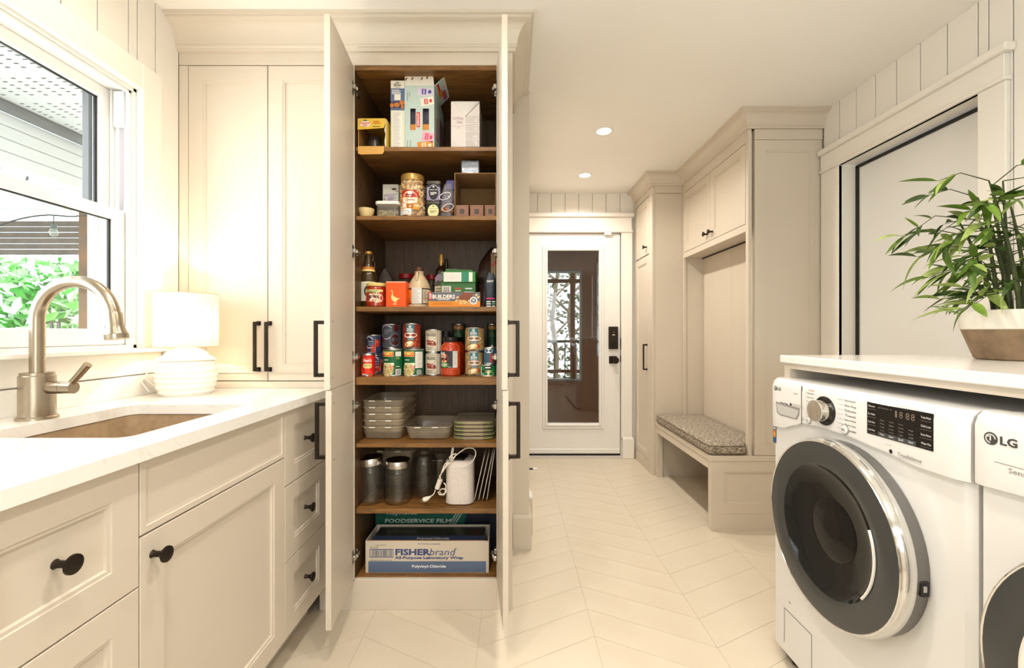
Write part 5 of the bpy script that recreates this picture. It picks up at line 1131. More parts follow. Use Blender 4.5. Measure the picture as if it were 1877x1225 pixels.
GR = mat((52, 112, 52), .45, name='green_card'); d = 1.95
x0, x1 = XP(808, d), XP(871.5, d); zt = ZP(518, d)
t = thing('tea_box', 'green carton with a barcode, lower of the two green boxes', 'box', ((x0+x1)/2, d+.05, Z3), 'green cartons')
MB().box(x0, x1, d, d+.12, Z3, zt, GR, .001).part('carton', t)
mb = MB(); S = front(x0, x1, d, Z3); W = x1-x0; Hh = zt-Z3; rect(mb, S, .03*W, Hh*.45, .29*W, Hh*.86, ink('eeeae2'), 1)
for i in range(11): rect(mb, S, (.055+.019*i)*W, Hh*.47, (.06+.019*i+.004*(i % 3))*W, Hh*.83, PRINTK, 2)
for u, c in ((.4, 'c8382c'), (.7, 'd8d8d8')): rect(mb, S, u*W, Hh*.74, (u+.2)*W, Hh*.79, ink(c), 1)
rect(mb, S, .4*W, Hh*.55, .62*W, Hh*.6, ink('d8b42c'), 1); rect(mb, S, .68*W, Hh*.6, .93*W, Hh*.65, ink('98c4d8'), 1); rect(mb, S, .42*W, Hh*.66, .58*W, Hh*.69, PRINTW, 1); mb.part('print', t)
d = 1.943; x0, x1 = XP(811.5, d), XP(871.5, d); z0 = zt; zt = ZP(498, d)
t = thing('tea_box', 'green carton with a white nutrition panel, upper of the two green boxes', 'box', ((x0+x1)/2, d+.05, z0), 'green cartons')
MB().box(x0, x1, d, d+.11, z0, zt, mat((60, 140, 56), .45, name='bright_green_card'), .001).part('carton', t)
mb = MB().prism([(x0+.006, zt), (x0+.016, zt+.014), (x1-.016, zt+.008), (x1-.012, zt)], 'y', d+.01, d+.04, GR); mb.part('flap', t)
mb = MB(); S = front(x0, x1, d, z0); W = x1-x0; Hh = zt-z0; rect(mb, S, .03*W, .06*Hh, .57*W, .93*Hh, ink('f0eee8'), 1); rect(mb, S, .58*W, .04*Hh, .78*W, .95*Hh, ink('2f8a6a'), 1); rect(mb, S, .8*W, .06*Hh, .91*W, .93*Hh, ink('f0eee8'), 1)
for i in range(16): rect(mb, S, (.05+.031*i)*W, (.12+.1*(i % 3))*Hh, (.054+.031*i)*W, .86*Hh, GREYP, 2)
mb.part('print', t)
d = 1.858; x0, x1 = XP(784, d), XP(880, d); h = .0625
t = thing('protein_bar_box', 'grey and orange protein bar box lying at the front', 'box', ((x0+x1)/2, d+.06, Z3))
MB().box(x0, x1, d, d+.075, Z3, Z3+h, mat((232, 138, 26), .4, name='orange_grey_card'), .001).part('carton', t)
mb = MB(); S = front(x0, x1, d, Z3); W = x1-x0; rect(mb, S, 0, .39*h, W, h-.0006, ink('5e656e'), 1); rect(mb, S, .0, .0005, .012*W, h-.0006, ink('4a4640'), 1.4); rect(mb, S, .025*W, .48*h, .075*W, h-.0006, ink('d8341c'), 2); text(mb, S, 'CLIF', .05*W, .74*h, .022, .008, PRINTW, 3, .03, 1.5708)
text(mb, S, 'BUILDERS', .305*W+.0008, .70*h-.0008, .43*W, .27*h, ink('d8702c'), 2, .03); text(mb, S, 'BUILDERS', .305*W, .70*h, .43*W, .27*h, ink('f4efe6'), 3, .02); text(mb, S, 'PROTEIN', .305*W, .50*h, .22*W, .075*h, PRINTW, 3, .03)
text(mb, S, 'CHOCOLATE PEANUT BUTTER', .28*W, .28*h, .34*W, .05*h, ink('6a3c10'), 2, .01); text(mb, S, 'NATURALLY FLAVORED', .28*W, .19*h, .4*W, .045*h, ink('6a3c10'), 2, .01)
poly(mb, S, [(.58*W, .52*h), (.67*W, .97*h), (.88*W, .985*h), (.80*W, .36*h)][::-1], ink('7c3e20'), 2); poly(mb, S, [(.58*W, .52*h), (.80*W, .36*h), (.79*W, .10*h), (.60*W, .36*h)][::-1], ink('d8a45c'), 2.2)
rr = random.Random(2)
for i in range(18): disc(mb, S, (.6+.19*rr.random())*W, (.15+.3*rr.random())*h, .0035, .0025, ink(rr.choice(['f0d49a', 'c08440', 'e8bc78'])), 2.6+.05*i, 8)
for u, v in ((.55, .42), (.93, .80), (.965, .66), (.57, .65)): disc(mb, S, u*W, v*h, .0065, .0045, ink('e6b878'), 2.4, 12, .5)
disc(mb, S, .875*W, .42*h, .0165, .0165, ink('eceae6'), 3.4, 26); disc(mb, S, .875*W, .42*h, .0118, .0118, ink('6a7078'), 3.8, 24); text(mb, S, '20', .875*W, .46*h, .011, .008, PRINTW, 4.4, .03); rect(mb, S, .845*W, .28*h, .905*W, .31*h, PRINTW, 4.4); mb.part('print', t)

def bag(name, label, cat, x, y, z, w, dp, h, m, pinch=.15, seed=1, lean=0, n=22, dents=.05):
    r = random.Random(seed); rings = []; ph = [r.uniform(0, 6) for _ in range(4)]
    for j in range(12):
        s = j/11; k = (1+.18*math.sin(math.pi*s))*(1 if s < .7 else 1-(1-pinch)*((s-.7)/.3)**1.4); kd = 1 if s < .55 else max(.06, 1-((s-.55)/.45)**1.2)
        ring = []
        for i in range(n):
            a = 2*math.pi*i/n; c, q = math.cos(a), math.sin(a); e = (abs(c)**3+abs(q)**3)**(-1/3)
            wob = 1+dents*math.sin(3*a+ph[0]+5*s)+dents*.7*math.sin(5*a+ph[1]-7*s)
            ring.append((x+w/2*c*e*k*wob+lean*s, y+dp/2*q*e*kd*wob, z+h*s))
        rings.append(ring)
    return MB().loft(rings, m)
t = thing('snack_bag', 'grey paper bag standing at the back left behind the orange box', 'bag', (XP(711, 2.14), 2.14, Z3)); bag('', '', '', XP(710, 2.14), 2.14, Z3, .062, .06, .205, mat((122, 106, 92), .6, noise=(14, (92, 82, 74), .3, .7), name='grey_bag'), .12, 3, -.012).part('bag', t)
t = thing('pink_bag', 'pink bag with two gathered ears behind the green boxes', 'bag', (XP(849, 2.15), 2.15, Z3)); PK = mat((206, 138, 142), .5, name='pink_wrap')
MB().lathe([(.05, 0), (.066, .02), (.062, .1), (.035, .15), (0, .152)], (XP(849, 2.15), 2.15, Z3), PK, 24).part('bag', t)
for px, tip in ((836, -8), (862, -4)):
    x = XP(px, 2.15); a = [(x, 2.15, Z3+.13), (x+.001, 2.15, Z3+.158), (x+tip*.0012, 2.15, Z3+.178), (x+tip*.0022, 2.15, Z3+.197)]
    MB().tube(a, [.017, .009, .011, .021], PK, 12).part('bag_ear', t)
t = thing('coffee_bag', 'large black foil bag leaning at the right end of the shelf', 'bag', (XP(898, 2.08), 2.08, Z3)); bag('', '', '', XP(893, 2.1), 2.1, Z3, .10, .10, .30, mat((38, 26, 22), .28, noise=(9, (74, 40, 28), .4, .7), name='black_foil'), .2, 8, .028, dents=.07).part('bag', t)
t = thing('carton_stack', 'small black and white carton under the navy coffee bag', 'carton', (XP(900, 1.88), 1.88, Z3))
x0, x1 = XP(890, 1.87), XP(909, 1.87)
for i in range(3): MB().box(x0, x1+.002*i, 1.868, 1.93, Z3+.0095*i, Z3+.0095*i+.0088, mat((30, 34, 34), .5, name='dark_carton'), .0008).part('layer', t)
mb = MB(); S = front(x0, x1, 1.868, Z3); 
for i in range(3): rect(mb, S, .004, .0095*i+.002, .022, .0095*i+.0065, PRINTW, 1); rect(mb, S, .028, .0095*i+.002, .04, .0095*i+.0065, ink('2fae62' if i == 1 else 'd8d8d0'), 1)
mb.part('print', t)
xc = XP(899.5, 1.9); zz = Z3+.0285
t = thing('coffee_bag', 'small navy coffee bag standing on the black and white carton', 'bag', (xc, 1.9, zz)); bag('', '', '', xc, 1.9, zz, .042, .05, .122, mat((48, 58, 68), .45, noise=(16, (36, 44, 54), .3, .7), name='navy_bag'), .55, 5, 0).part('bag', t)
mb = MB(); S = front(0, 1, 1.9-.0305, zz); S.o.x = xc; text(mb, S, 'DAINTY', 0, .082, .028, .008, PRINTW, 2, .02); rect(mb, S, -.019, .006, .017, .011, ink('d81a6a'), 2); mb.part('label', t)
x0, x1 = XP(899.5, 2.0), XP(910, 2.0)
t = thing('snack_packet', 'gold printed packet standing behind the navy coffee bag', 'packet', (x0+.012, 2.0, Z3)); MB().box(x0, x1, 1.995, 2.02, Z3, ZP(463, 2.0), mat((142, 116, 74), .5, noise=(20, (120, 96, 60), .3, .7), name='gold_packet'), .004).part('packet', t)
mb = MB(); S = front(x0, x1, 1.995, Z3); rect(mb, S, .002, .195, .026, .2, ink('b0261a'), 2); disc(mb, S, .018, .21, .005, .008, ink('b0261a'), 2, 10); mb.part('print', t)

# ---------- shelf 2
Z2 = SH[2][0]
d = 1.885; x = XP(671.5, d); r = 14.6*d/F; h = .041
t = thing('small_bowl', 'small cream ceramic bowl at the left end of the shelf', 'bowl', (x, d, Z2)); MB().lathe([(r*.6, 0), (r*.66, .001), (r*.97, h*.75), (r, h), (r*.93, h), (r*.55, .006), (0, .005)], (x, d, Z2), mat((224, 200, 142), .35, name='cream_glaze'), 30).part('bowl', t)
d = 1.865; x0, x1 = XP(688, d), XP(730, d); h = .072
t = thing('seed_container', 'clear lidded food container half full of seeds', 'container', ((x0+x1)/2, d+.05, Z2))
def tub_rings(x0, x1, y0, y1, z0, z1, tap, r=.014):
    return [rrect(x0+tap, x1-tap, y0+tap, y1-tap, r, z0), rrect(x0+tap*.2, x1-tap*.2, y0+tap*.2, y1-tap*.2, r, z0+.008), rrect(x0, x1, y0, y1, r, z1)]
MB().loft(tub_rings(x0+.002, x1-.002, d, d+.1, Z2, Z2+h-.011, .004), PLASTICC, True, (True, False)).part('tub', t)
lid = MB().loft([rrect(x0-.002, x1+.002, d-.003, d+.103, .014, Z2+h-.014), rrect(x0-.002, x1+.002, d-.003, d+.103, .014, Z2+h-.002), rrect(x0+.003, x1-.003, d+.002, d+.098, .012, Z2+h)], mat((238, 234, 228), .35, name='white_lid')).part('lid', t)
def pellets(x0, x1, y0, y1, z0, z1, n, a, b, cols, seed):
    r = random.Random(seed); mb = MB(); ms = [ink(c) for c in cols]
    for i in range(n):
        c = Vector((r.uniform(x0, x1), r.uniform(y0, y1), r.uniform(z0, z1))); q = Matrix.Rotation(r.uniform(0, 6.28), 3, (r.random(), r.random(), r.random()+.01))
        v = [c+q @ Vector(p) for p in ((a, 0, 0), (-a, 0, 0), (0, b, 0), (0, -b, 0), (0, 0, b), (0, 0, -b))]
        mb.add(v, [(0, 2, 4), (2, 1, 4), (1, 3, 4), (3, 0, 4), (2, 0, 5), (1, 2, 5), (3, 1, 5), (0, 3, 5)], ms[i % len(ms)], True)
    return mb
mb = pellets(x0+.008, x1-.008, d+.006, d+.02, Z2+.006, Z2+.034, 260, .005, .0022, ['c8bc94', 'e0d6b0', 'a89c74', '8c8468'], 3); mb.part('seeds', t, kind='stuff')
d = 1.99; x0, x1 = XP(701.5, d), XP(730.5, d)
t = thing('tea_carton', 'white carton with floral sprigs and a lilac label behind the seed container', 'box', ((x0+x1)/2, d+.02, Z2)); h = ZP(338, d)-Z2
MB().box(x0, x1, d, d+.06, Z2, Z2+h, ink('dcd8ca'), .001).part('carton', t)
mb = MB(); S = front(x0, x1, d, Z2); W = x1-x0; rect(mb, S, .28*W, .5*h, .72*W, .77*h, ink('c8b8cc'), 2); lines(mb, S, .36*W, .66*W, .68*h, .58*h, 3, ink('6a5a70'), 3, .3, 2); rr = random.Random(4)
for i in range(26):
    a = rr.random(); u = (.06+.2*rr.random()) if a < .5 else (.74+.2*rr.random()); disc(mb, S, u*W, (.45+.45*rr.random())*h, .0045, .0014, ink(rr.choice(['2c3430', '48564c', '5a3a34'])), 1.5+.05*i, 8, rr.uniform(0, 3))
disc(mb, S, .72*W, .88*h, .012, .005, ink('5a3430'), 3, 12); mb.part('print', t)
d = 1.92; x = XP(756.5, d); r = 22.6*d/F; zt = ZP(324, d)-Z2
t = thing('nut_jar', 'large clear jar of tan chunks with a gold lid and orange label', 'jar', (x, d, Z2))
MB().lathe([(r*.94, 0), (r, .006), (r, zt*.74), (r*.95, zt*.82), (r*.86, zt*.86), (r*.86, zt*.9)], (x, d, Z2), PLASTICC, 32, caps=False).part('jar', t)
MB().lathe([(r*.9, zt*.855), (r*.93, zt*.86), (r*.93, zt*.975), (r*.88, zt), (0, zt)], (x, d, Z2), mat((176, 140, 72), .3, .4, name='gold_lid'), 32).part('lid', t)
rr = random.Random(6); mb = MB(); nm = [ink(c) for c in ('e2c08c', 'd4ac74', 'efd6a8', 'c09660')]
for i in range(190):
    a = rr.uniform(-1.75, 1.75); zz = rr.uniform(.008, zt*.86); rr_ = r*(.88 if zz < zt*.78 else .76)*rr.uniform(.93, 1); c = Vector((x+rr_*math.sin(a), d-rr_*math.cos(a), Z2+zz)); q = Matrix.Rotation(rr.uniform(0, 6.28), 3, (rr.random(), rr.random(), rr.random()+.01)); A, B = .0125, .0085
    v = [c+q @ Vector((A*math.cos(f_)*math.cos(g), B*math.sin(f_)*math.cos(g), B*math.sin(g))) for g in (-1.57, -.6, .6, 1.57) for f_ in [1.0472*k for k in range(6)]]; fs = []
    for j in range(3):
        for k in range(6): fs.append((j*6+k, j*6+(k+1) % 6, (j+1)*6+(k+1) % 6, (j+1)*6+k))
    mb.add(v, fs, nm[i % 4], True)
MB().lathe([(r*.8, .004), (r*.8, zt*.8), (0, zt*.8)], (x, d, Z2), ink('b08a54'), 20).part('nut_core', t); mb.part('nuts', t, kind='stuff')
mb = MB(); S = Cyl(x, d, Z2, r*1.005); rect(mb, S, -.74*r, .036, .72*r, .118, ink('e4892c'), 1); rect(mb, S, -.74*r, .09, .72*r, .118, ink('b8321a'), 1.5); disc(mb, S, 0, .087, .58*r, .027, ink('f2e8d4'), 2.2, 26); rect(mb, S, -.58*r, .07, .58*r, .087, ink('f2e8d4'), 2.2)
rect(mb, S, -.25*r, .096, .25*r, .1, ink('6a3a8a'), 3); text(mb, S, 'Soya', 0, .088, .55*r, .009, ink('7a2416'), 3, .02); text(mb, S, 'Chunks', 0, .078, .8*r, .010, ink('7a2416'), 3, .02); rect(mb, S, -.5*r, .066, .55*r, .069, PRINTW, 2.6)
rect(mb, S, -.25*r, .04, .28*r, .062, ink('a8641c'), 2); rect(mb, S, -.64*r, .044, -.3*r, .064, ink('e8e4da'), 2); rect(mb, S, .33*r, .04, .7*r, .06, ink('e0a83a'), 2); rect(mb, S, .35*r, .052, .68*r, .058, PRINTW, 2.4); rect(mb, S, -.95*r, .014, .1*r, .04, ink('ecebe8'), 3); lines(mb, S, -.85*r, 0, .037, .028, 2, GREYP, 4, .4, 1); lines(mb, S, -.85*r, .0, .024, .018, 2, GREYP, 4, .2, 5); mb.part('label', t)
def tea_tin(label, px0, px1, d, z, h, oval, lilac):
    x0, x1 = XP(px0, d), XP(px1, d); x = (x0+x1)/2; w = x1-x0
    t = thing('tea_tin', label, 'tin', (x, d+w/2, z), 'stacked tea tins'); TM = mat((46, 42, 42), .35, .5, name='dark_tin')
    MB().loft([rrect(x0+.002, x1-.002, d+.002, d+w-.002, .008, z), rrect(x0+.001, x1-.001, d+.001, d+w-.001, .008, z+.002), rrect(x0+.001, x1-.001, d+.001, d+w-.001, .008, z+h*.86)], TM).part('tin', t)
    MB().loft([rrect(x0-.001, x1+.001, d-.001, d+w+.001, .009, z+h*.85), rrect(x0-.001, x1+.001, d-.001, d+w+.001, .009, z+h*.9), rrect(x0+.003, x1-.003, d+.003, d+w-.003, .007, z+h*.93), rrect(x0+.003, x1-.003, d+.003, d+w-.003, .007, z+h)], mat((88, 84, 78), .3, .7, name='tin_lid')).part('lid', t)
    mb = MB(); S = front(x0, x1, d+.0008, z)
    if lilac: rect(mb, S, .004, h*.05, w-.004, h*.7, ink('8a80a4'), 1)
    disc(mb, S, w/2, h*.42, w*.36, h*.39, ink(oval), 2, 28); disc(mb, S, w/2, h*.42, w*.33, h*.36, PRINTK if lilac else ink('e0dca4'), 2.5, 28)
    c = PRINTW if lilac else ink('5a5636'); text(mb, S, 'HARNEY & SONS', w/2, h*.56, w*.5, h*.045, c, 3, .01); lines(mb, S, w*.3, w*.72, h*.46, h*.3, 3, c, 3, .45, 2); poly(mb, S, [(w*.42, h*.68), (w*.5, h*.76), (w*.58, h*.68)][::-1], c, 3); mb.part('label', t); return z+h
zt = tea_tin('dark square tea tin with a yellow label, bottom of the pair', 780, 808, 1.875, Z2, .073, 'd8d498', False)
tea_tin('dark square tea tin with a lilac label, top of the pair', 780.5, 808.5, 1.876, zt, .088, 'b8b0c8', True)
t = thing('plastic_bag', 'clear zip bag holding measuring spoons and brown shells beside the tins', 'bag', (XP(819, 1.89), 1.89, Z2))
bag('', '', '', XP(817.5, 1.89), 1.895, Z2, .05, .04, .155, clear('zip_bag', (235, 232, 240), (215, 210, 220), .16, .08), .5, 12, .008, dents=.09).part('bag', t)
MB().box(XP(817, 1.89), XP(833, 1.89), 1.895, 1.905, ZP(348, 1.89), ZP(329, 1.89), mat((64, 56, 120), .4, name='blue_zip'), .004).part('zip_strip', t)
for i, (px, py, c) in enumerate(((812, 387, 'a0602c'), (820, 386, 'b87038'), (828, 389, '8a4e24'), (816, 378, 'c48448'))): MB().lathe([(0, -.011), (.009, -.006), (.012, 0), (.009, .007), (0, .011)], (XP(px, 1.885), 1.88+.004*i, max(ZP(py, 1.885), Z2+.0115)), ink(c), 14).part('shell', t)
for px, py in ((817, 362), (822, 383)):
    mb = MB(); c = Vector((XP(px, 1.885), 1.866, ZP(py, 1.885))); pts = [c+Vector((.024*math.cos(a), 0, .015*math.sin(a)+.006*math.cos(a))) for a in [2*math.pi*i/24 for i in range(25)]]
    mb.tube(pts, .0016, mat((226, 220, 224), .3, name='white_rim'), 6); mb.part('spoon_rim', t)
d = 1.862; x0, x1 = XP(833, d), PX1-.003; zt = ZP(317, d)
t = thing('cardboard_tray', 'open-fronted brown cardboard box at the right of the shelf', 'box', ((x0+x1)/2, d+.1, Z2)); th = .003; CB = mat((150, 116, 74), .85, noise=(10, (136, 104, 66), .3, .7), name='brown_board')
mb = MB().box(x0, x0+th, d, d+.2, Z2, zt, CB); mb.part('side', t); MB().box(x1-th, x1, d, d+.2, Z2, zt, CB).part('side', t); MB().box(x0+th, x1-th, d, d+.2, zt-th, zt, CB).part('top', t); MB().box(x0+th, x1-th, d+.197, d+.2, Z2, zt-th, CB).part('back', t); MB().box(x0+th, x1-th, d, d+.197, Z2, Z2+.002, CB).part('bottom', t)
BB = mat((138, 98, 78), .6, name='cocoa_card')
for i, (a, b) in enumerate(((835.5, 859), (862, 886), (889, 909))):
    xa, xb = XP(a, d+.01), min(XP(b, d+.01), x1-.005); h = .053
    u = thing('small_box', ['small cocoa brown box, left one inside the cardboard box', 'small cocoa brown box, middle one inside the cardboard box', 'small cocoa brown box, right one inside the cardboard box'][i], 'box', ((xa+xb)/2, d+.04, Z2+.002), 'cocoa brown boxes'); MB().box(xa, xb, d+.008, d+.07, Z2+.002, Z2+.002+h, BB, .001).part('carton', u)
    mb = MB(); S = front(xa, xb, d+.008, Z2+.002); w = XP(b, d)-XP(a, d); rect(mb, S, w*.33, h*.3, w*.66, h*.66, ink('2a2422'), 1); text(mb, S, 'N', w*.495, h*.48, w*.12, h*.16, ink('7a6a60'), 2, .02); mb.part('logo', u)
xa, xb = XP(845, 1.9), XP(878.5, 1.9)
t = thing('foil_box', 'small silver foil wrapped packet on top of the cardboard box', 'packet', ((xa+xb)/2, 1.93, zt)); MB().box(xa, xb, 1.9, 1.96, zt, zt+.069, mat((150, 156, 168), .36, .6, bump=(70, 1), name='crumpled_foil'), .004).part('packet', t)
mb = MB(); S = front(xa, xb, 1.9, zt); W = xb-xa; poly(mb, S, [(0, .0), (W*.5, .02), (W, 0)][::-1], mat((226, 228, 232), .3, .5, name='foil_fold'), 1); mb.part('fold', t)

# ---------- shelf 1
Z1 = SH[1][0]
d = PF+.017; x0, x1 = XP(656.5, d), XP(708.5, d); h = .118; YL = mat((224, 186, 66), .45, name='yellow_card'); INN = mat((150, 104, 56), .8, name='box_inside')
t = thing('drink_carton', 'yellow drink carton torn open at the front', 'carton', ((x0+x1)/2, d+.12, Z1)); th = .0015
for q in ((x0, x0+th, d, d+.24, Z1, Z1+h), (x1-th, x1, d, d+.24, Z1, Z1+h), (x0+th, x1-th, d, d+.24, Z1+h-th, Z1+h), (x0+th, x1-th, d+.238, d+.24, Z1, Z1+h-th), (x0+th, x1-th, d, d+.238, Z1, Z1+th)):
    mb = MB().box(*q, YL); mb.part('panel', t)
mb = MB(); mb.box(x0+th, x0+th+.0006, d, d+.237, Z1+th, Z1+h-th, INN); mb.box(x1-th-.0006, x1-th, d, d+.237, Z1+th, Z1+h-th, INN); mb.box(x0+th, x1-th, d, d+.237, Z1+th, Z1+th+.0006, INN); mb.part('lining', t)
mb = MB().prism([(x0, Z1+h), (x1-.003, Z1+h), (x1-.008, Z1+h*.69), (x1-.014, Z1+h*.66), (x0-.001, Z1+h*.6), (x0-.001, Z1+h*.9)], 'y', d-.004, d-.002, YL); fp = mb.part('front_panel', t)
mb = MB(); S = front(x0, x1, d-.004, Z1); W = x1-x0; disc(mb, S, W*.26, h*.80, W*.18, h*.105, ink('f4efe4'), 1, 24); text(mb, S, 'CANADA', W*.25, h*.825, W*.34, h*.085, ink('d0261a'), 3, .03); text(mb, S, 'DRY', W*.26, h*.735, W*.18, h*.07, ink('d0261a'), 3, .03); disc(mb, S, W*.26, h*.925, W*.08, h*.025, ink('4a5c34'), 1.5, 12)
lines(mb, S, W*.54, W*.86, h*.92, h*.8, 2, ink('c8641a'), 2, .55, 3); rect(mb, S, W*.52, h*.7, W*.8, h*.72, PRINTK, 2); mb.part('print', fp)
MB().prism([(x0+.002, Z1+.001), (x1-.008, Z1+.001), (x1-.01, Z1-.024), (x1-.016, Z1-.032), (x0+.012, Z1-.034), (x0+.001, Z1-.03)], 'y', d-.006, d-.0042, mat((216, 166, 88), .7, name='torn_card')).part('torn_flap', t)
MB().prism([(x1-.006, Z1+.002), (x1-.001, Z1+.002), (x1-.002, Z1+h*.95), (x1-.008, Z1+h*.98), (x1-.004, Z1+h*.75), (x1-.009, Z1+h*.6), (x1-.004, Z1+h*.45), (x1-.008, Z1+h*.2)], 'y', d-.0015, d-.0003, ink('d8cdb8')).part('torn_edge', t)
x = XP(687, d+.07); t = thing('drink_can', 'single dark drink can standing inside the torn yellow carton', 'can', (x, d+.07, Z1+.0025)); MB().lathe([(.024, 0), (.029, .006), (.029, .052), (.024, .064), (.022, .066), (.02, .063), (0, .063)], (x, d+.07, Z1+.0025), mat((96, 88, 80), .35, .6, noise=(40, (70, 64, 58), .3, .7), name='grey_can'), 26).part('body', t)
d = 1.868; x0, x1 = XP(716, d), XP(741.5, d); h = ZP(147.5, d)-Z1
t = thing('cereal_box', 'narrow cereal box with a blue band standing side-on', 'box', ((x0+x1)/2, d+.09, Z1)); MB().box(x0, x1, d, d+.19, Z1, Z1+h, ink('dfe3cf'), .001).part('carton', t)
mb = MB(); S = front(x0, x1, d, Z1); W = x1-x0; rect(mb, S, .001, h*.885, W-.001, h-.001, ink('efe9dc'), 1); text(mb, S, 'All-', W*.5, h*.965, W*.3, h*.03, PRINTK, 2, .02); text(mb, S, 'Bran', W*.5, h*.935, W*.5, h*.035, PRINTK, 2, .02); text(mb, S, 'Flakes', W*.5, h*.905, W*.4, h*.016, ink('6a4a30'), 2, .01)
rect(mb, S, 0, h*.57, W, h*.885, ink('5b6d94'), 1); lines(mb, S, W*.08, W*.92, h*.87, h*.80, 4, PRINTW, 2, .5, 3); rect(mb, S, W*.27, h*.715, W*.72, h*.80, ink('efe9dc'), 2)
rect(mb, S, 0, h*.6, W, h*.70, ink('3c3a5a'), 2)
for u, v, a in ((.45, .648, .2), (.88, .68, .18), (.1, .64, .14), (.85, .62, .1)): disc(mb, S, min(u, 1-a)*W, h*v, a*W, h*.034, ink('c9782a'), 2.5, 16)
rect(mb, S, W*.16, h*.005, W*.82, h*.555, ink('f1eee6'), 2); lines(mb, S, W*.2, W*.78, h*.54, h*.02, 30, GREYP, 3, .25, 6); mb.part('print', t)
d = 1.868; x0, x1 = XP(741.8, d), XP(796, d); dp = .25; h = ZP(157, d)-Z1; MINT = mat((192, 210, 204), .45, name='mint_card')
t = thing('drink_carton', 'tall mint green multi-pack carton with an open lid flap', 'carton', ((x0+x1)/2, d+.12, Z1)); th = .0015
W = x1-x0
hz0, hz1 = h*.31, h*.645                                             # two hand-hole slots in the front
a1, a2, b1, b2 = W*.19, W*.37, W*.61, W*.82
fr = MB()
for q in ((0, W, 0, hz0), (0, W, hz1, h), (0, a1, hz0, hz1), (a2, b1, hz0, hz1), (b2, W, hz0, hz1)): fr.box(x0+q[0], x0+q[1], d, d+th, Z1+q[2], Z1+q[3], MINT)
fp = fr.part('front_panel', t)
MB().box(x0, x0+th, d+th, d+dp, Z1, Z1+h, MINT).part('side_panel', t); sp = MB().box(x1-th, x1, d+th, d+dp, Z1, Z1+h, MINT).part('side_panel', t); MB().box(x0+th, x1-th, d+dp-th, d+dp, Z1, Z1+h, MINT).part('back_panel', t); MB().box(x0+th, x1-th, d+.015, d+.02, Z1+.01, Z1+h*.75, mat((70, 56, 78), .5, noise=(30, (40, 34, 50), .4, .6), name='cans_inside')).part('inner_cans', t)
for a, b in ((a1, a2), (b1, b2)): MB().box(x0+a, x0+b, d+.006, d+.014, Z1+hz0, Z1+hz0+(hz1-hz0)*.3, ink('d88a2a')).part('can_glimpse', t)
MB().prism([(x0+.0005, Z1+h), (x1-.0005, Z1+h), (x1-.004, Z1+h+.035), (x1-.009, Z1+h+.047), (x0+.004, Z1+h+.044), (x0, Z1+h+.036)], 'y', d, d+th, ink('ece8dc')).part('top_flap', t)
mb = MB(); S = front(x0, x1, d, Z1)
for u, v in ((.02, .028), (.23, .03), (.55, .03), (.73, .034)): disc(mb, S, W*u+.004, h+v*1.0, .0035, .008, ink('8a5a2a'), 2, 10, -.4)
def canpic(S, u, v, w, hh, rot, c, c2, word):
    M = lambda a, b: (u+a*math.cos(rot)-b*math.sin(rot), v+a*math.sin(rot)+b*math.cos(rot))
    poly(mb, S, [M(-w, -hh), M(w, -hh), M(w, hh), M(-w, hh)], ink(c), 1); poly(mb, S, [M(-.45*w, -.7*hh), M(.1*w, -.7*hh), M(.1*w, .7*hh), M(-.45*w, .7*hh)], ink(c2), 2); poly(mb, S, [M(-.25*w, -.55*hh), M(-.1*w, -.55*hh), M(-.1*w, .55*hh), M(-.25*w, .55*hh)], ink(c), 2.6); disc(mb, S, *M(w*.55, 0), w*.22, hh*.5, ink(c2), 2, 10, rot)
canpic(S, W*.70, h*.905, W*.27, h*.06, -.05, 'd9cfe4', '4a4a9a', 'BERRY'); canpic(S, W*.76, h*.755, W*.22, h*.06, .18, 'efe8de', 'd8321c', 'SODA'); canpic(S, W*.78, h*.205, W*.2, h*.07, -.2, 'f0a8b8', 'd0305a', 'PEACH'); canpic(S, W*.70, h*.07, W*.27, h*.06, .06, 'e09030', 'f6e0b8', 'CITRUS')
rect(mb, S, W*.40, h*.355, W*.52, h*.585, ink('d6281a'), 1.5); text(mb, S, 'SMIRNOFF', W*.46, h*.47, h*.20, W*.07, PRINTW, 2.5, .02, 1.5708); rect(mb, S, W*.54, h*.35, W*.555, h*.59, PRINTW, 1.5)
for u, v0, v1 in ((.08, .76, .9), (.15, .83, .9), (.08, .02, .15), (.18, .02, .16)): rect(mb, S, W*u, h*v0, W*u+.004, h*v1, ink('8fa8a2'), 1)
mb.part('print', fp)
mb = MB(); S = Plane((x1, d, Z1), (0, 1, 0), (0, 0, 1)); rect(mb, S, .05, h*.25, .09, h*.6, ink('c2281c'), 1); text(mb, S, 'SMIRNOFF', .07, h*.43, h*.3, .022, PRINTW, 2, .02, 1.5708); rect(mb, S, .14, .002, .245, h*.75, ink('8a6a80'), 1); rect(mb, S, .2, h*.1, .24, h*.5, ink('b05a70'), 2); mb.part('side_print', sp)
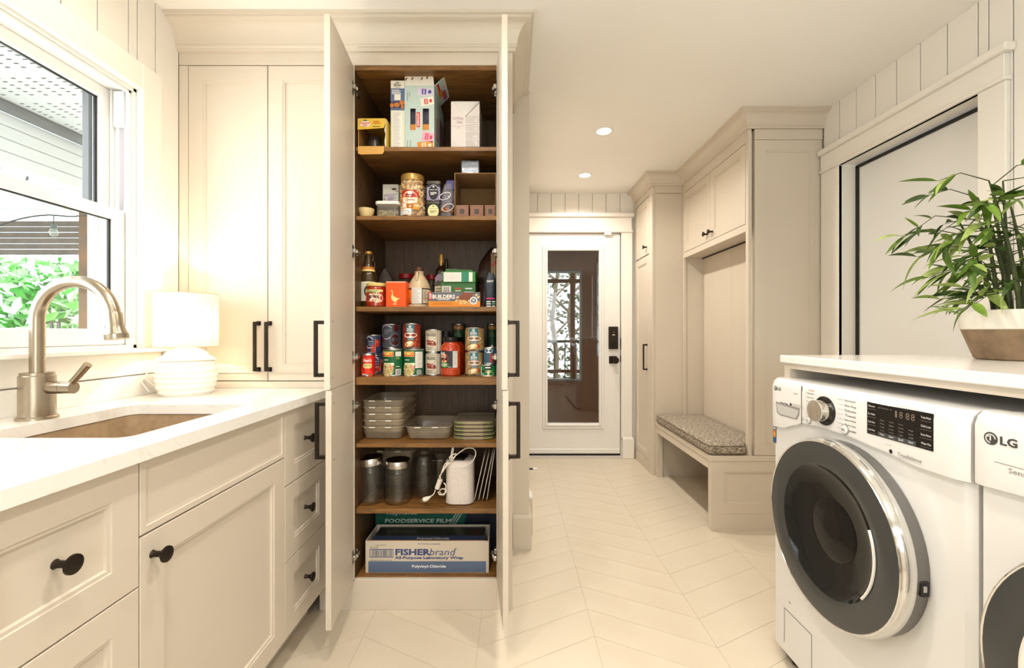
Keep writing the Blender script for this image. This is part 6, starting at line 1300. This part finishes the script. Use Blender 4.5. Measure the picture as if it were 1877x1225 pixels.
# raised lid flap hinged along the top of the right side, tilted up and out
u = Vector((0, 1, 0)); w = Vector((.72, 0, .69)); o = Vector((x1-.001, d+.002, Z1+h)); n = u.cross(w)
M = basis(o, u, w, n); mb = MB().box(0, .165, 0, .048, 0, .0015, MINT); mb.box(.004, .16, .048, .062, 0, .0015, ink('dcd8cc')); fl_ = mb.xf(M).part('lid_flap', t)
S = Plane(o, u, w); S.n = Vector((.69, 0, -.72))
S.o = S.o+S.n*.0017
mb = MB(); rect(mb, S, .008, .012, .06, .022, ink('d6281a'), 1); rect(mb, S, .06, .006, .11, .03, ink('d88a40'), 1); rect(mb, S, .08, .026, .15, .046, ink('c0607a'), 1); mb.part('print', fl_)
d = 1.866; x0, x1 = XP(826.5, d), XP(879, d); h = ZP(186, d)-Z1; dp = .17
t = thing('wine_box', 'white boxed-wine carton with a silver folded corner', 'carton', ((x0+x1)/2, d+.08, Z1)); MB().box(x0, x1, d, d+dp, Z1, Z1+h, mat((214, 205, 200), .42, name='pearl_card'), .0012).part('carton', t)
mb = MB(); S = front(x0, x1, d, Z1); W = x1-x0; poly(mb, S, [(W*.05, h), (W*.5, h*.70), (W, h)], mat((190, 186, 182), .42, .25, name='foil_fold2', bump=(80, .4)), 1); poly(mb, S, [(W*.5, h*.70), (W, h-.001), (W, h*.97), (W*.51, h*.68)], ink('8c8480'), 1.5)
text(mb, S, 'Colliding', W*.25, h*.645, W*.36, h*.07, ink('8a5a6a'), 2, -.005, 0, .2); text(mb, S, 'Tides', W*.3, h*.57, W*.2, h*.06, ink('8a5a6a'), 2, -.005, 0, .2); rect(mb, S, W*.06, h*.485, W*.46, h*.49, ink('b08a90'), 2)
for u in (.24, .3): disc(mb, S, W*u, h*.45, .0016, .0016, PRINTK, 2, 8)
for i in range(4): v = h*(.56-.165*i); frm = ((.53, 0, .95, .005), (.53, .125, .95, .13), (.53, 0, .54, .13), (.94, 0, .95, .13)); [rect(mb, S, W*a, v+h*b, W*c, v+h*e, ink('8a8480'), 2) for a, b, c, e in frm]; lines(mb, S, W*.56, W*.92, v+h*.115, v+h*.02, 4, ink('9a9490'), 2, .25, i)
mb.part('print', t)

# ---------- shelf 5: food containers
Z5 = SH[5][0]
def tub(label, x0, x1, y0, y1, z, h, rim=.006, tap=.012, group='translucent food tubs'):
    t = thing('food_tub', label, 'container', ((x0+x1)/2, (y0+y1)/2, z), group)
    MB().loft([rrect(x0+tap+.012, x1-tap-.012, y0+tap+.012, y1-tap-.012, .018, z+.0005), rrect(x0+tap, x1-tap, y0+tap, y1-tap, .026, z+.006), rrect(x0+tap*.35, x1-tap*.35, y0+tap*.35, y1-tap*.35, .028, z+h*.6), rrect(x0+.004, x1-.004, y0+.004, y1-.004, .03, z+h*.62), rrect(x0+.003, x1-.003, y0+.003, y1-.003, .03, z+h-.004)], PLASTIC, True, (True, False)).part('tub_wall', t)
    pth = rrect(x0, x1, y0, y1, .03, z+h-.002); MB().tube(pth+[pth[0]], .0026, PLASTIC, 6).part('rim', t)
    for u in (.28, .66): xm = x0+(x1-x0)*u; MB().box(xm-.013, xm+.013, y0-.006, y0-.001, z+h-.004, z+h, mat((240, 236, 228), .4, name='tab'), .0008).part('rim_tab', t)
    return t
for i in range(5): tub(['translucent food tub at the bottom of the stack of five', 'translucent food tub second from the bottom of the stack of five', 'translucent food tub in the middle of the stack of five', 'translucent food tub second from the top of the stack of five', 'translucent food tub on top of the stack of five'][i], XP(661.5, 1.9)+.001*(i % 2), XP(738, 1.9)+.002*(i % 3), 1.895, 2.17, Z5+.0285*i, .058)
tub('single translucent food tub in the middle of the shelf', XP(742.5, 1.9), XP(826.5, 1.9), 1.893, 2.15, Z5, .058)
GK = mat((142, 156, 92), .5, name='green_gasket')
for i in range(5):
    x0, x1 = XP(827.5, 1.9)+.002*(i % 2), XP(908.5, 1.9)-.002*((i+1) % 2); z = Z5+.0165*i; y0, y1 = 1.9, 2.12
    t = thing('container_lid', ['lowest clear locking lid in the stack of five lids', 'second clear locking lid from the bottom of the lid stack', 'middle clear locking lid of the stack of five lids', 'fourth clear locking lid from the bottom of the lid stack', 'topmost clear locking lid of the stack of five lids'][i], 'lid', ((x0+x1)/2, 2.0, z), 'clear locking lids')
    MB().loft([rrect(x0+.012, x1-.012, y0+.01, y1, .03, z+.001), rrect(x0+.008, x1-.008, y0+.006, y1+.004, .03, z+.008), rrect(x0+.008, x1-.008, y0+.006, y1+.004, .03, z+.013), rrect(x0+.016, x1-.016, y0+.014, y1-.004, .026, z+.0145)], PLASTIC).part('lid_panel', t)
    g = rrect(x0+.009, x1-.009, y0+.007, y1+.003, .03, z+.005); MB().tube(g+[g[0]], .0028, GK, 6).part('gasket', t)
    MB().box(x0+.05, x1-.05, y0-.002, y0+.002, z+.0012, z+.0135, PLASTIC, .001).part('front_clip', t)
    for sx, ex in ((x0+.001, x0+.006), (x1-.006, x1-.001)): MB().box(sx, ex, y0+.06, y0+.14, z+.0012, z+.0135, PLASTIC, .001).part('side_clip', t)

# ---------- shelf 6: glass jars, speaker, lids
Z6 = SH[6][0]
def glass_jar(label, pa, pb, d, h, lid, tilt=0):
    x = XP((pa+pb)/2, d); r = (pb-pa)*d/F/2
    t = thing('glass_jar', label, 'jar', (x, d, Z6), 'clear glass storage jars')
    MB().lathe([(r*.9, 0), (r*.99, .006), (r, .012), (r, h*.72), (r*.97, h*.78), (r*.86, h*.82), (r*.85, h*.9), (r*.83, h*.9), (r*.84, h*.82), (r*.94, h*.77), (r*.965, h*.7), (r*.965, .014), (0, .011)], (x, d, Z6), JARG, 36).part('glass', t)
    if lid:
        m = MB().lathe([(r*.88, h*.835), (r*.91, h*.84), (r*.91, h*.985), (r*.88, h), (0, h)], (0, 0, 0), mat((204, 200, 194), .24, 1, name='steel_lid'), 36)
        m.lathe([(r*.86, h+.0004), (0, h+.0004)], (0, 0, 0), mat((64, 56, 50), .25, .8, name='lid_top'), 30, caps=False)
        if tilt: m.xf(Matrix.Translation((0, 0, h*.84+.006)) @ Matrix.Rotation(tilt, 4, 'Y') @ Matrix.Translation((0, 0, -h*.84)))
        m.xf(Matrix.Translation((x, d, Z6))).part('lid', t, 'brushed steel lid')
    else:
        MB().tube([(x+r*.87*math.cos(2*math.pi*i/32), d+r*.87*math.sin(2*math.pi*i/32), Z6+h*.9) for i in range(33)], .003, JARG, 8).part('rim', t)
glass_jar('glass jar with a crooked steel lid at the left end of the shelf', 655.5, 705, 1.925, .187, True, -.10)
glass_jar('glass jar with a level steel lid, second from the left', 704.5, 754, 1.925, .182, True)
glass_jar('open glass jar without a lid beside the two steel-lidded jars', 753.5, 801, 2.0, .205, False)
x0, x1 = XP(676, 2.12), XP(762, 2.12); t = tub('tall clear food tub standing behind the glass jars', x0, x1, 2.09, 2.25, Z6, .175, group='tubs at the back')
x0, x1 = XP(789, 2.15), XP(818, 2.15); tub('small clear tub at the back beside the white speaker', x0, x1, 2.13, 2.24, Z6, .12, tap=.006, group='tubs at the back')
d0 = 1.868; x0, x1 = XP(816.3, d0+.02), XP(868, d0+.02); W = x1-x0; h = .188
t = thing('smart_speaker', 'white rounded wireless speaker at the front of the shelf', 'speaker', ((x0+x1)/2, d0+W/2, Z6)); SPK = mat((232, 222, 214), .5, name='speaker_white'); 
def spk_mesh():
    m = mat((222, 208, 200), .55, name='speaker_grille'); nt = m.node_tree; b = nt.nodes['Principled BSDF']; tc = nt.nodes.new('ShaderNodeTexCoord'); v = nt.nodes.new('ShaderNodeTexVoronoi'); v.inputs['Scale'].default_value = 330; r = nt.nodes.new('ShaderNodeValToRGB'); r.color_ramp.elements[0].color = rgb((200, 186, 178)); r.color_ramp.elements[1].color = rgb((232, 222, 214)); r.color_ramp.elements[0].position = .2; r.color_ramp.elements[1].position = .5
    nt.links.new(tc.outputs['Object'], v.inputs['Vector']); nt.links.new(v.outputs['Distance'], r.inputs[0]); nt.links.new(r.outputs[0], b.inputs['Base Color']); return m
R4 = lambda z, e=0: rrect(x0+e, x1-e, d0+e, d0+W-e, W*.3, z)
MB().loft([R4(Z6+.0, .008), R4(Z6+.006, .0), R4(Z6+.012)], SPK).part('base', t); MB().loft([R4(Z6+.012, .0006), R4(Z6+h*.86, .0006)], spk_mesh(), True, (False, False)).part('grille', t); MB().loft([R4(Z6+h*.86), R4(Z6+h-.006), R4(Z6+h, .006)], SPK).part('top_band', t)
zt = Z6+h
t = thing('power_adapter', 'black power adapter lying on top of the white speaker', 'adapter', (XP(838, 1.93), 1.93, zt)); MB().loft([[(XP(822, 1.93), 1.90, zt+.0005), (XP(852, 1.93), 1.885, zt+.0005), (XP(858, 1.93), 1.95, zt+.0005), (XP(830, 1.93), 1.965, zt+.0005)], [(XP(822, 1.93), 1.90, zt+.008), (XP(851, 1.93), 1.885, zt+.008), (XP(857, 1.93), 1.95, zt+.014), (XP(830, 1.93), 1.965, zt+.014)]], BLACK, False).part('block', t)
t = thing('power_cable', 'white coiled power cable with plug hanging beside the speaker', 'cable', (XP(805, 1.88), 1.88, Z6)); CW = mat((236, 228, 214), .45, name='cable_white')
def path(pts, d=1.865): return [(XP(a, d), d+(p[2] if len(p) > 2 else 0), ZP(b, d)) for p in pts for a, b in [p[:2]]]
def smooth(P, n=6):
    out = []; P = [Vector(p) for p in P]
    for i in range(len(P)-1):
        p0, p1, p2, p3 = P[max(i-1, 0)], P[i], P[i+1], P[min(i+2, len(P)-1)]
        for k in range(n): s = k/n; out.append(.5*((2*p1)+(p2-p0)*s+(2*p0-5*p1+4*p2-p3)*s*s+(3*p1-p0-3*p2+p3)*s**3))
    return out+[P[-1]]
MB().tube(smooth(path([(843, 855), (852, 856), (866, 846), (872, 832), (868, 823), (855, 822), (842, 830), (832, 838), (827, 841)])), .0024, CW, 8).part('cord', t)
MB().tube(smooth(path([(826, 840), (829, 822), (831, 824), (827, 843), (824, 838), (836, 832), (828, 846), (818, 855), (811, 866), (816, 856), (822, 848), (815, 852), (809, 868), (806, 874)])), .0024, CW, 8).part('cord', t)
MB().tube(path([(801, 896), (807, 879)]), .0105, CW, 14).part('inline_block', t); MB().tube(smooth(path([(807, 878), (806, 872)]), 2), .0034, CW, 8).part('strain_relief', t)
MB().tube(smooth(path([(798, 898), (795, 906), (788, 911), (784, 913)])), .0024, CW, 8).part('cord', t)
MB().tube(path([(789, 911), (782, 915), (776, 916.5)]), [.004, .0105, .0095], CW, 12).part('plug', t)
for o_ in (-1.8, 2.2): MB().tube(path([(776, 916+o_), (771, 919+o_)]), .0016, HNG, 6).part('prong', t)
MB().tube(smooth(path([(802, 903, .01), (806, 909, .01), (815, 906, .012), (817, 900, .014), (808, 899, .014), (805, 905, .015), (813, 910, .016), (816, 893, .016), (812, 888, .016)])), .0024, CW, 8).part('cord', t)
for i in range(4):
    xb, xt = XP(869.5+7.5*i, 1.95), XP(889+7.0*i, 1.95); zb_, zt_ = Z6+.0022, min(ZP(828-1.5*i, 1.95), SH[5][0]-.02); xt = min(xt, PX1-.014); xb = min(xb, xt-.012)
    t = thing('container_lid', ['leftmost flat lid leaning by the speaker', 'second flat lid of those leaning by the speaker', 'third flat lid of those leaning by the speaker', 'rightmost flat lid leaning against the pantry side'][i], 'lid', (xb, 1.97, Z6), 'lids leaning on edge')
    dv = Vector((xt-xb, 0, zt_-zb_)); L = dv.length; u = dv.normalized(); n = Vector((-u.z, 0, u.x)); M = basis((xb, 1.905, zb_), (0, 1, 0), u, Vector((0, 1, 0)).cross(u))
    m = mat((112, 98, 86), .4, name='smoky_lid') if i % 2 == 0 else PLASTIC
    MB().loft([[(a, b, .0) for a, b, c in rrect(0, .15, 0, L, .028, 0)], [(a, b, .004) for a, b, c in rrect(0, .15, 0, L, .028, 0)]], m, True).xf(M).part('panel', t)
    g = [(a, b, .002) for a, b, c in rrect(0, .15, 0, L, .028, 0)]; mb = MB().tube(g+[g[0]], .0022, mat((206, 196, 184), .4, name='lid_edge'), 6); mb.xf(M).part('edge', t)

# ---------- bottom shelf: film boxes
Z7 = SH[7][0]
d = 1.868; x0, x1 = XP(670, d), XP(896, d); h = .1345; dp = .155; WB = mat((208, 196, 178), .6, name='white_board'); W = x1-x0; th = .003
t = thing('wrap_box', 'long white and blue laboratory wrap box on the bottom shelf', 'box', ((x0+x1)/2, d+dp/2, Z7))
fp = MB().box(x0, x1, d, d+th, Z7, Z7+h, WB).part('front_panel', t); MB().box(x0, x0+th, d+th, d+dp, Z7, Z7+h+.002, WB).part('side_panel', t); MB().box(x1-th, x1, d+th, d+dp, Z7, Z7+h+.006, WB).part('side_panel', t); MB().box(x0+th, x1-th, d+dp-th, d+dp, Z7, Z7+h+.004, WB).part('back_panel', t); MB().box(x0+th, x1-th, d+th, d+dp-th, Z7, Z7+.003, WB).part('bottom_panel', t)
MB().lathe([(.045, 0), (.045, W-.04)], (x0+.02, d+.095, Z7+.05), mat((58, 44, 34), .25, name='film_roll'), 28, 'x').part('film_roll', t)
NV = mat((44, 54, 82), .5, name='navy_print')
ifl = MB().prism([(d+.012, Z7+h-.012), (d+.05, Z7+h-.001), (d+.05, Z7+h), (d+.012, Z7+h-.010)], 'x', x0+.02, x1-.02, NV).part('inner_flap', t); mb = MB(); S = Plane((x0+W/2, d+.03, Z7+h-.0045), (1, 0, 0), (0, .96, .28)); S.n = Vector((0, -.28, .96)); text(mb, S, 'Polyvinyl-Chloride', .02, 0, .14, .016, ink('b8b4b0'), 3, .02); mb.part('print', ifl)
MB().box(x0+.022, x1-.022, d+.052, d+dp-.012, Z7+h-.006, Z7+h-.003, mat((52, 40, 32), .2, name='film_window')).part('film_window', t); MB().box(x0+.012, x1-.012, d+.0035, d+.006, Z7+h-.012, Z7+h+.001, CARD).part('tear_strip', t)
mb = MB(); S = front(x0, x1, d, Z7); BLU = ink('3a4c7c'); rect(mb, S, .012, .001, W-.012, .049, ink('5c6c88'), 1); text(mb, S, 'Polyvinyl-Chloride', W*.515, .026, .145, .0155, ink('eef0f2'), 2, .025)
text(mb, S, 'FISHER', W*.385, .088, .15, .028, BLU, 2, .04); text(mb, S, 'brand', W*.625, .0885, .105, .029, BLU, 2, .0, 0, .22); text(mb, S, 'All-Purpose Laboratory Wrap', W*.515, .0625, .292, .0165, BLU, 2, .035); text(mb, S, 'CAUTION: Sharp Cutting Blade', W*.515, .1225, .098, .006, ink('4a5a80'), 2, .02); disc(mb, S, W*.737, .103, .0035, .0035, BLU, 2, 14, 0, .75)
rect(mb, S, .018, .065, .118, .101, BLU, 1.5); rect(mb, S, .0205, .0685, .1155, .0975, ink('c8c0b4'), 2); rr = random.Random(3); u = .026
while u < .11: w_ = rr.choice((.0009, .0016, .0024)); rect(mb, S, u, .07, u+w_, .096, ink('3a4460'), 2.6); u += w_+rr.choice((.0012, .002, .0028))
text(mb, S, '15 610', .036, .108, .034, .007, PRINTK, 2, 0); text(mb, S, 'FISHER SCIENTIFIC', .066, .117, .045, .004, PRINTK, 2, 0); text(mb, S, 'VENDOR CAT NO 15610  EA', .066, .053, .095, .005, PRINTK, 2, 0); mb.part('print', fp)
d = 2.062; x0, x1 = XP(688, d), PX1-.004; h = .205
t = thing('wrap_box', 'dark green foodservice film box behind the laboratory wrap box', 'box', ((x0+x1)/2, d+.06, Z7)); DG = mat((20, 92, 76), .5, name='dark_green_card'); MB().box(x0, x1, d, d+.12, Z7, Z7+h, DG, .001).part('carton', t)
mb = MB(); S = front(x0, x1, d, Z7); W = x1-x0; text(mb, S, 'Reynolds', W*.22, .175, .14, .028, ink('c8d4cc'), 2, .01, 0, .2); text(mb, S, 'FOODSERVICE FILM', W*.35, .138, .31, .02, ink('c8d4cc'), 2, .03, 0, .15)
for i in range(3): poly(mb, S, [(W*(.60+.022*i), .12), (W*(.612+.022*i), .12), (W*(.70+.022*i), .204), (W*(.688+.022*i), .204)], ink('a8bcb4'), 2)
poly(mb, S, [(W*.67, .001), (W, .001), (W, .204), (W*.76, .204)], ink('141c2c'), 1.5); disc(mb, S, W*.83, .19, .05, .018, ink('7a5a44'), 2, 18); mb.part('print', t)
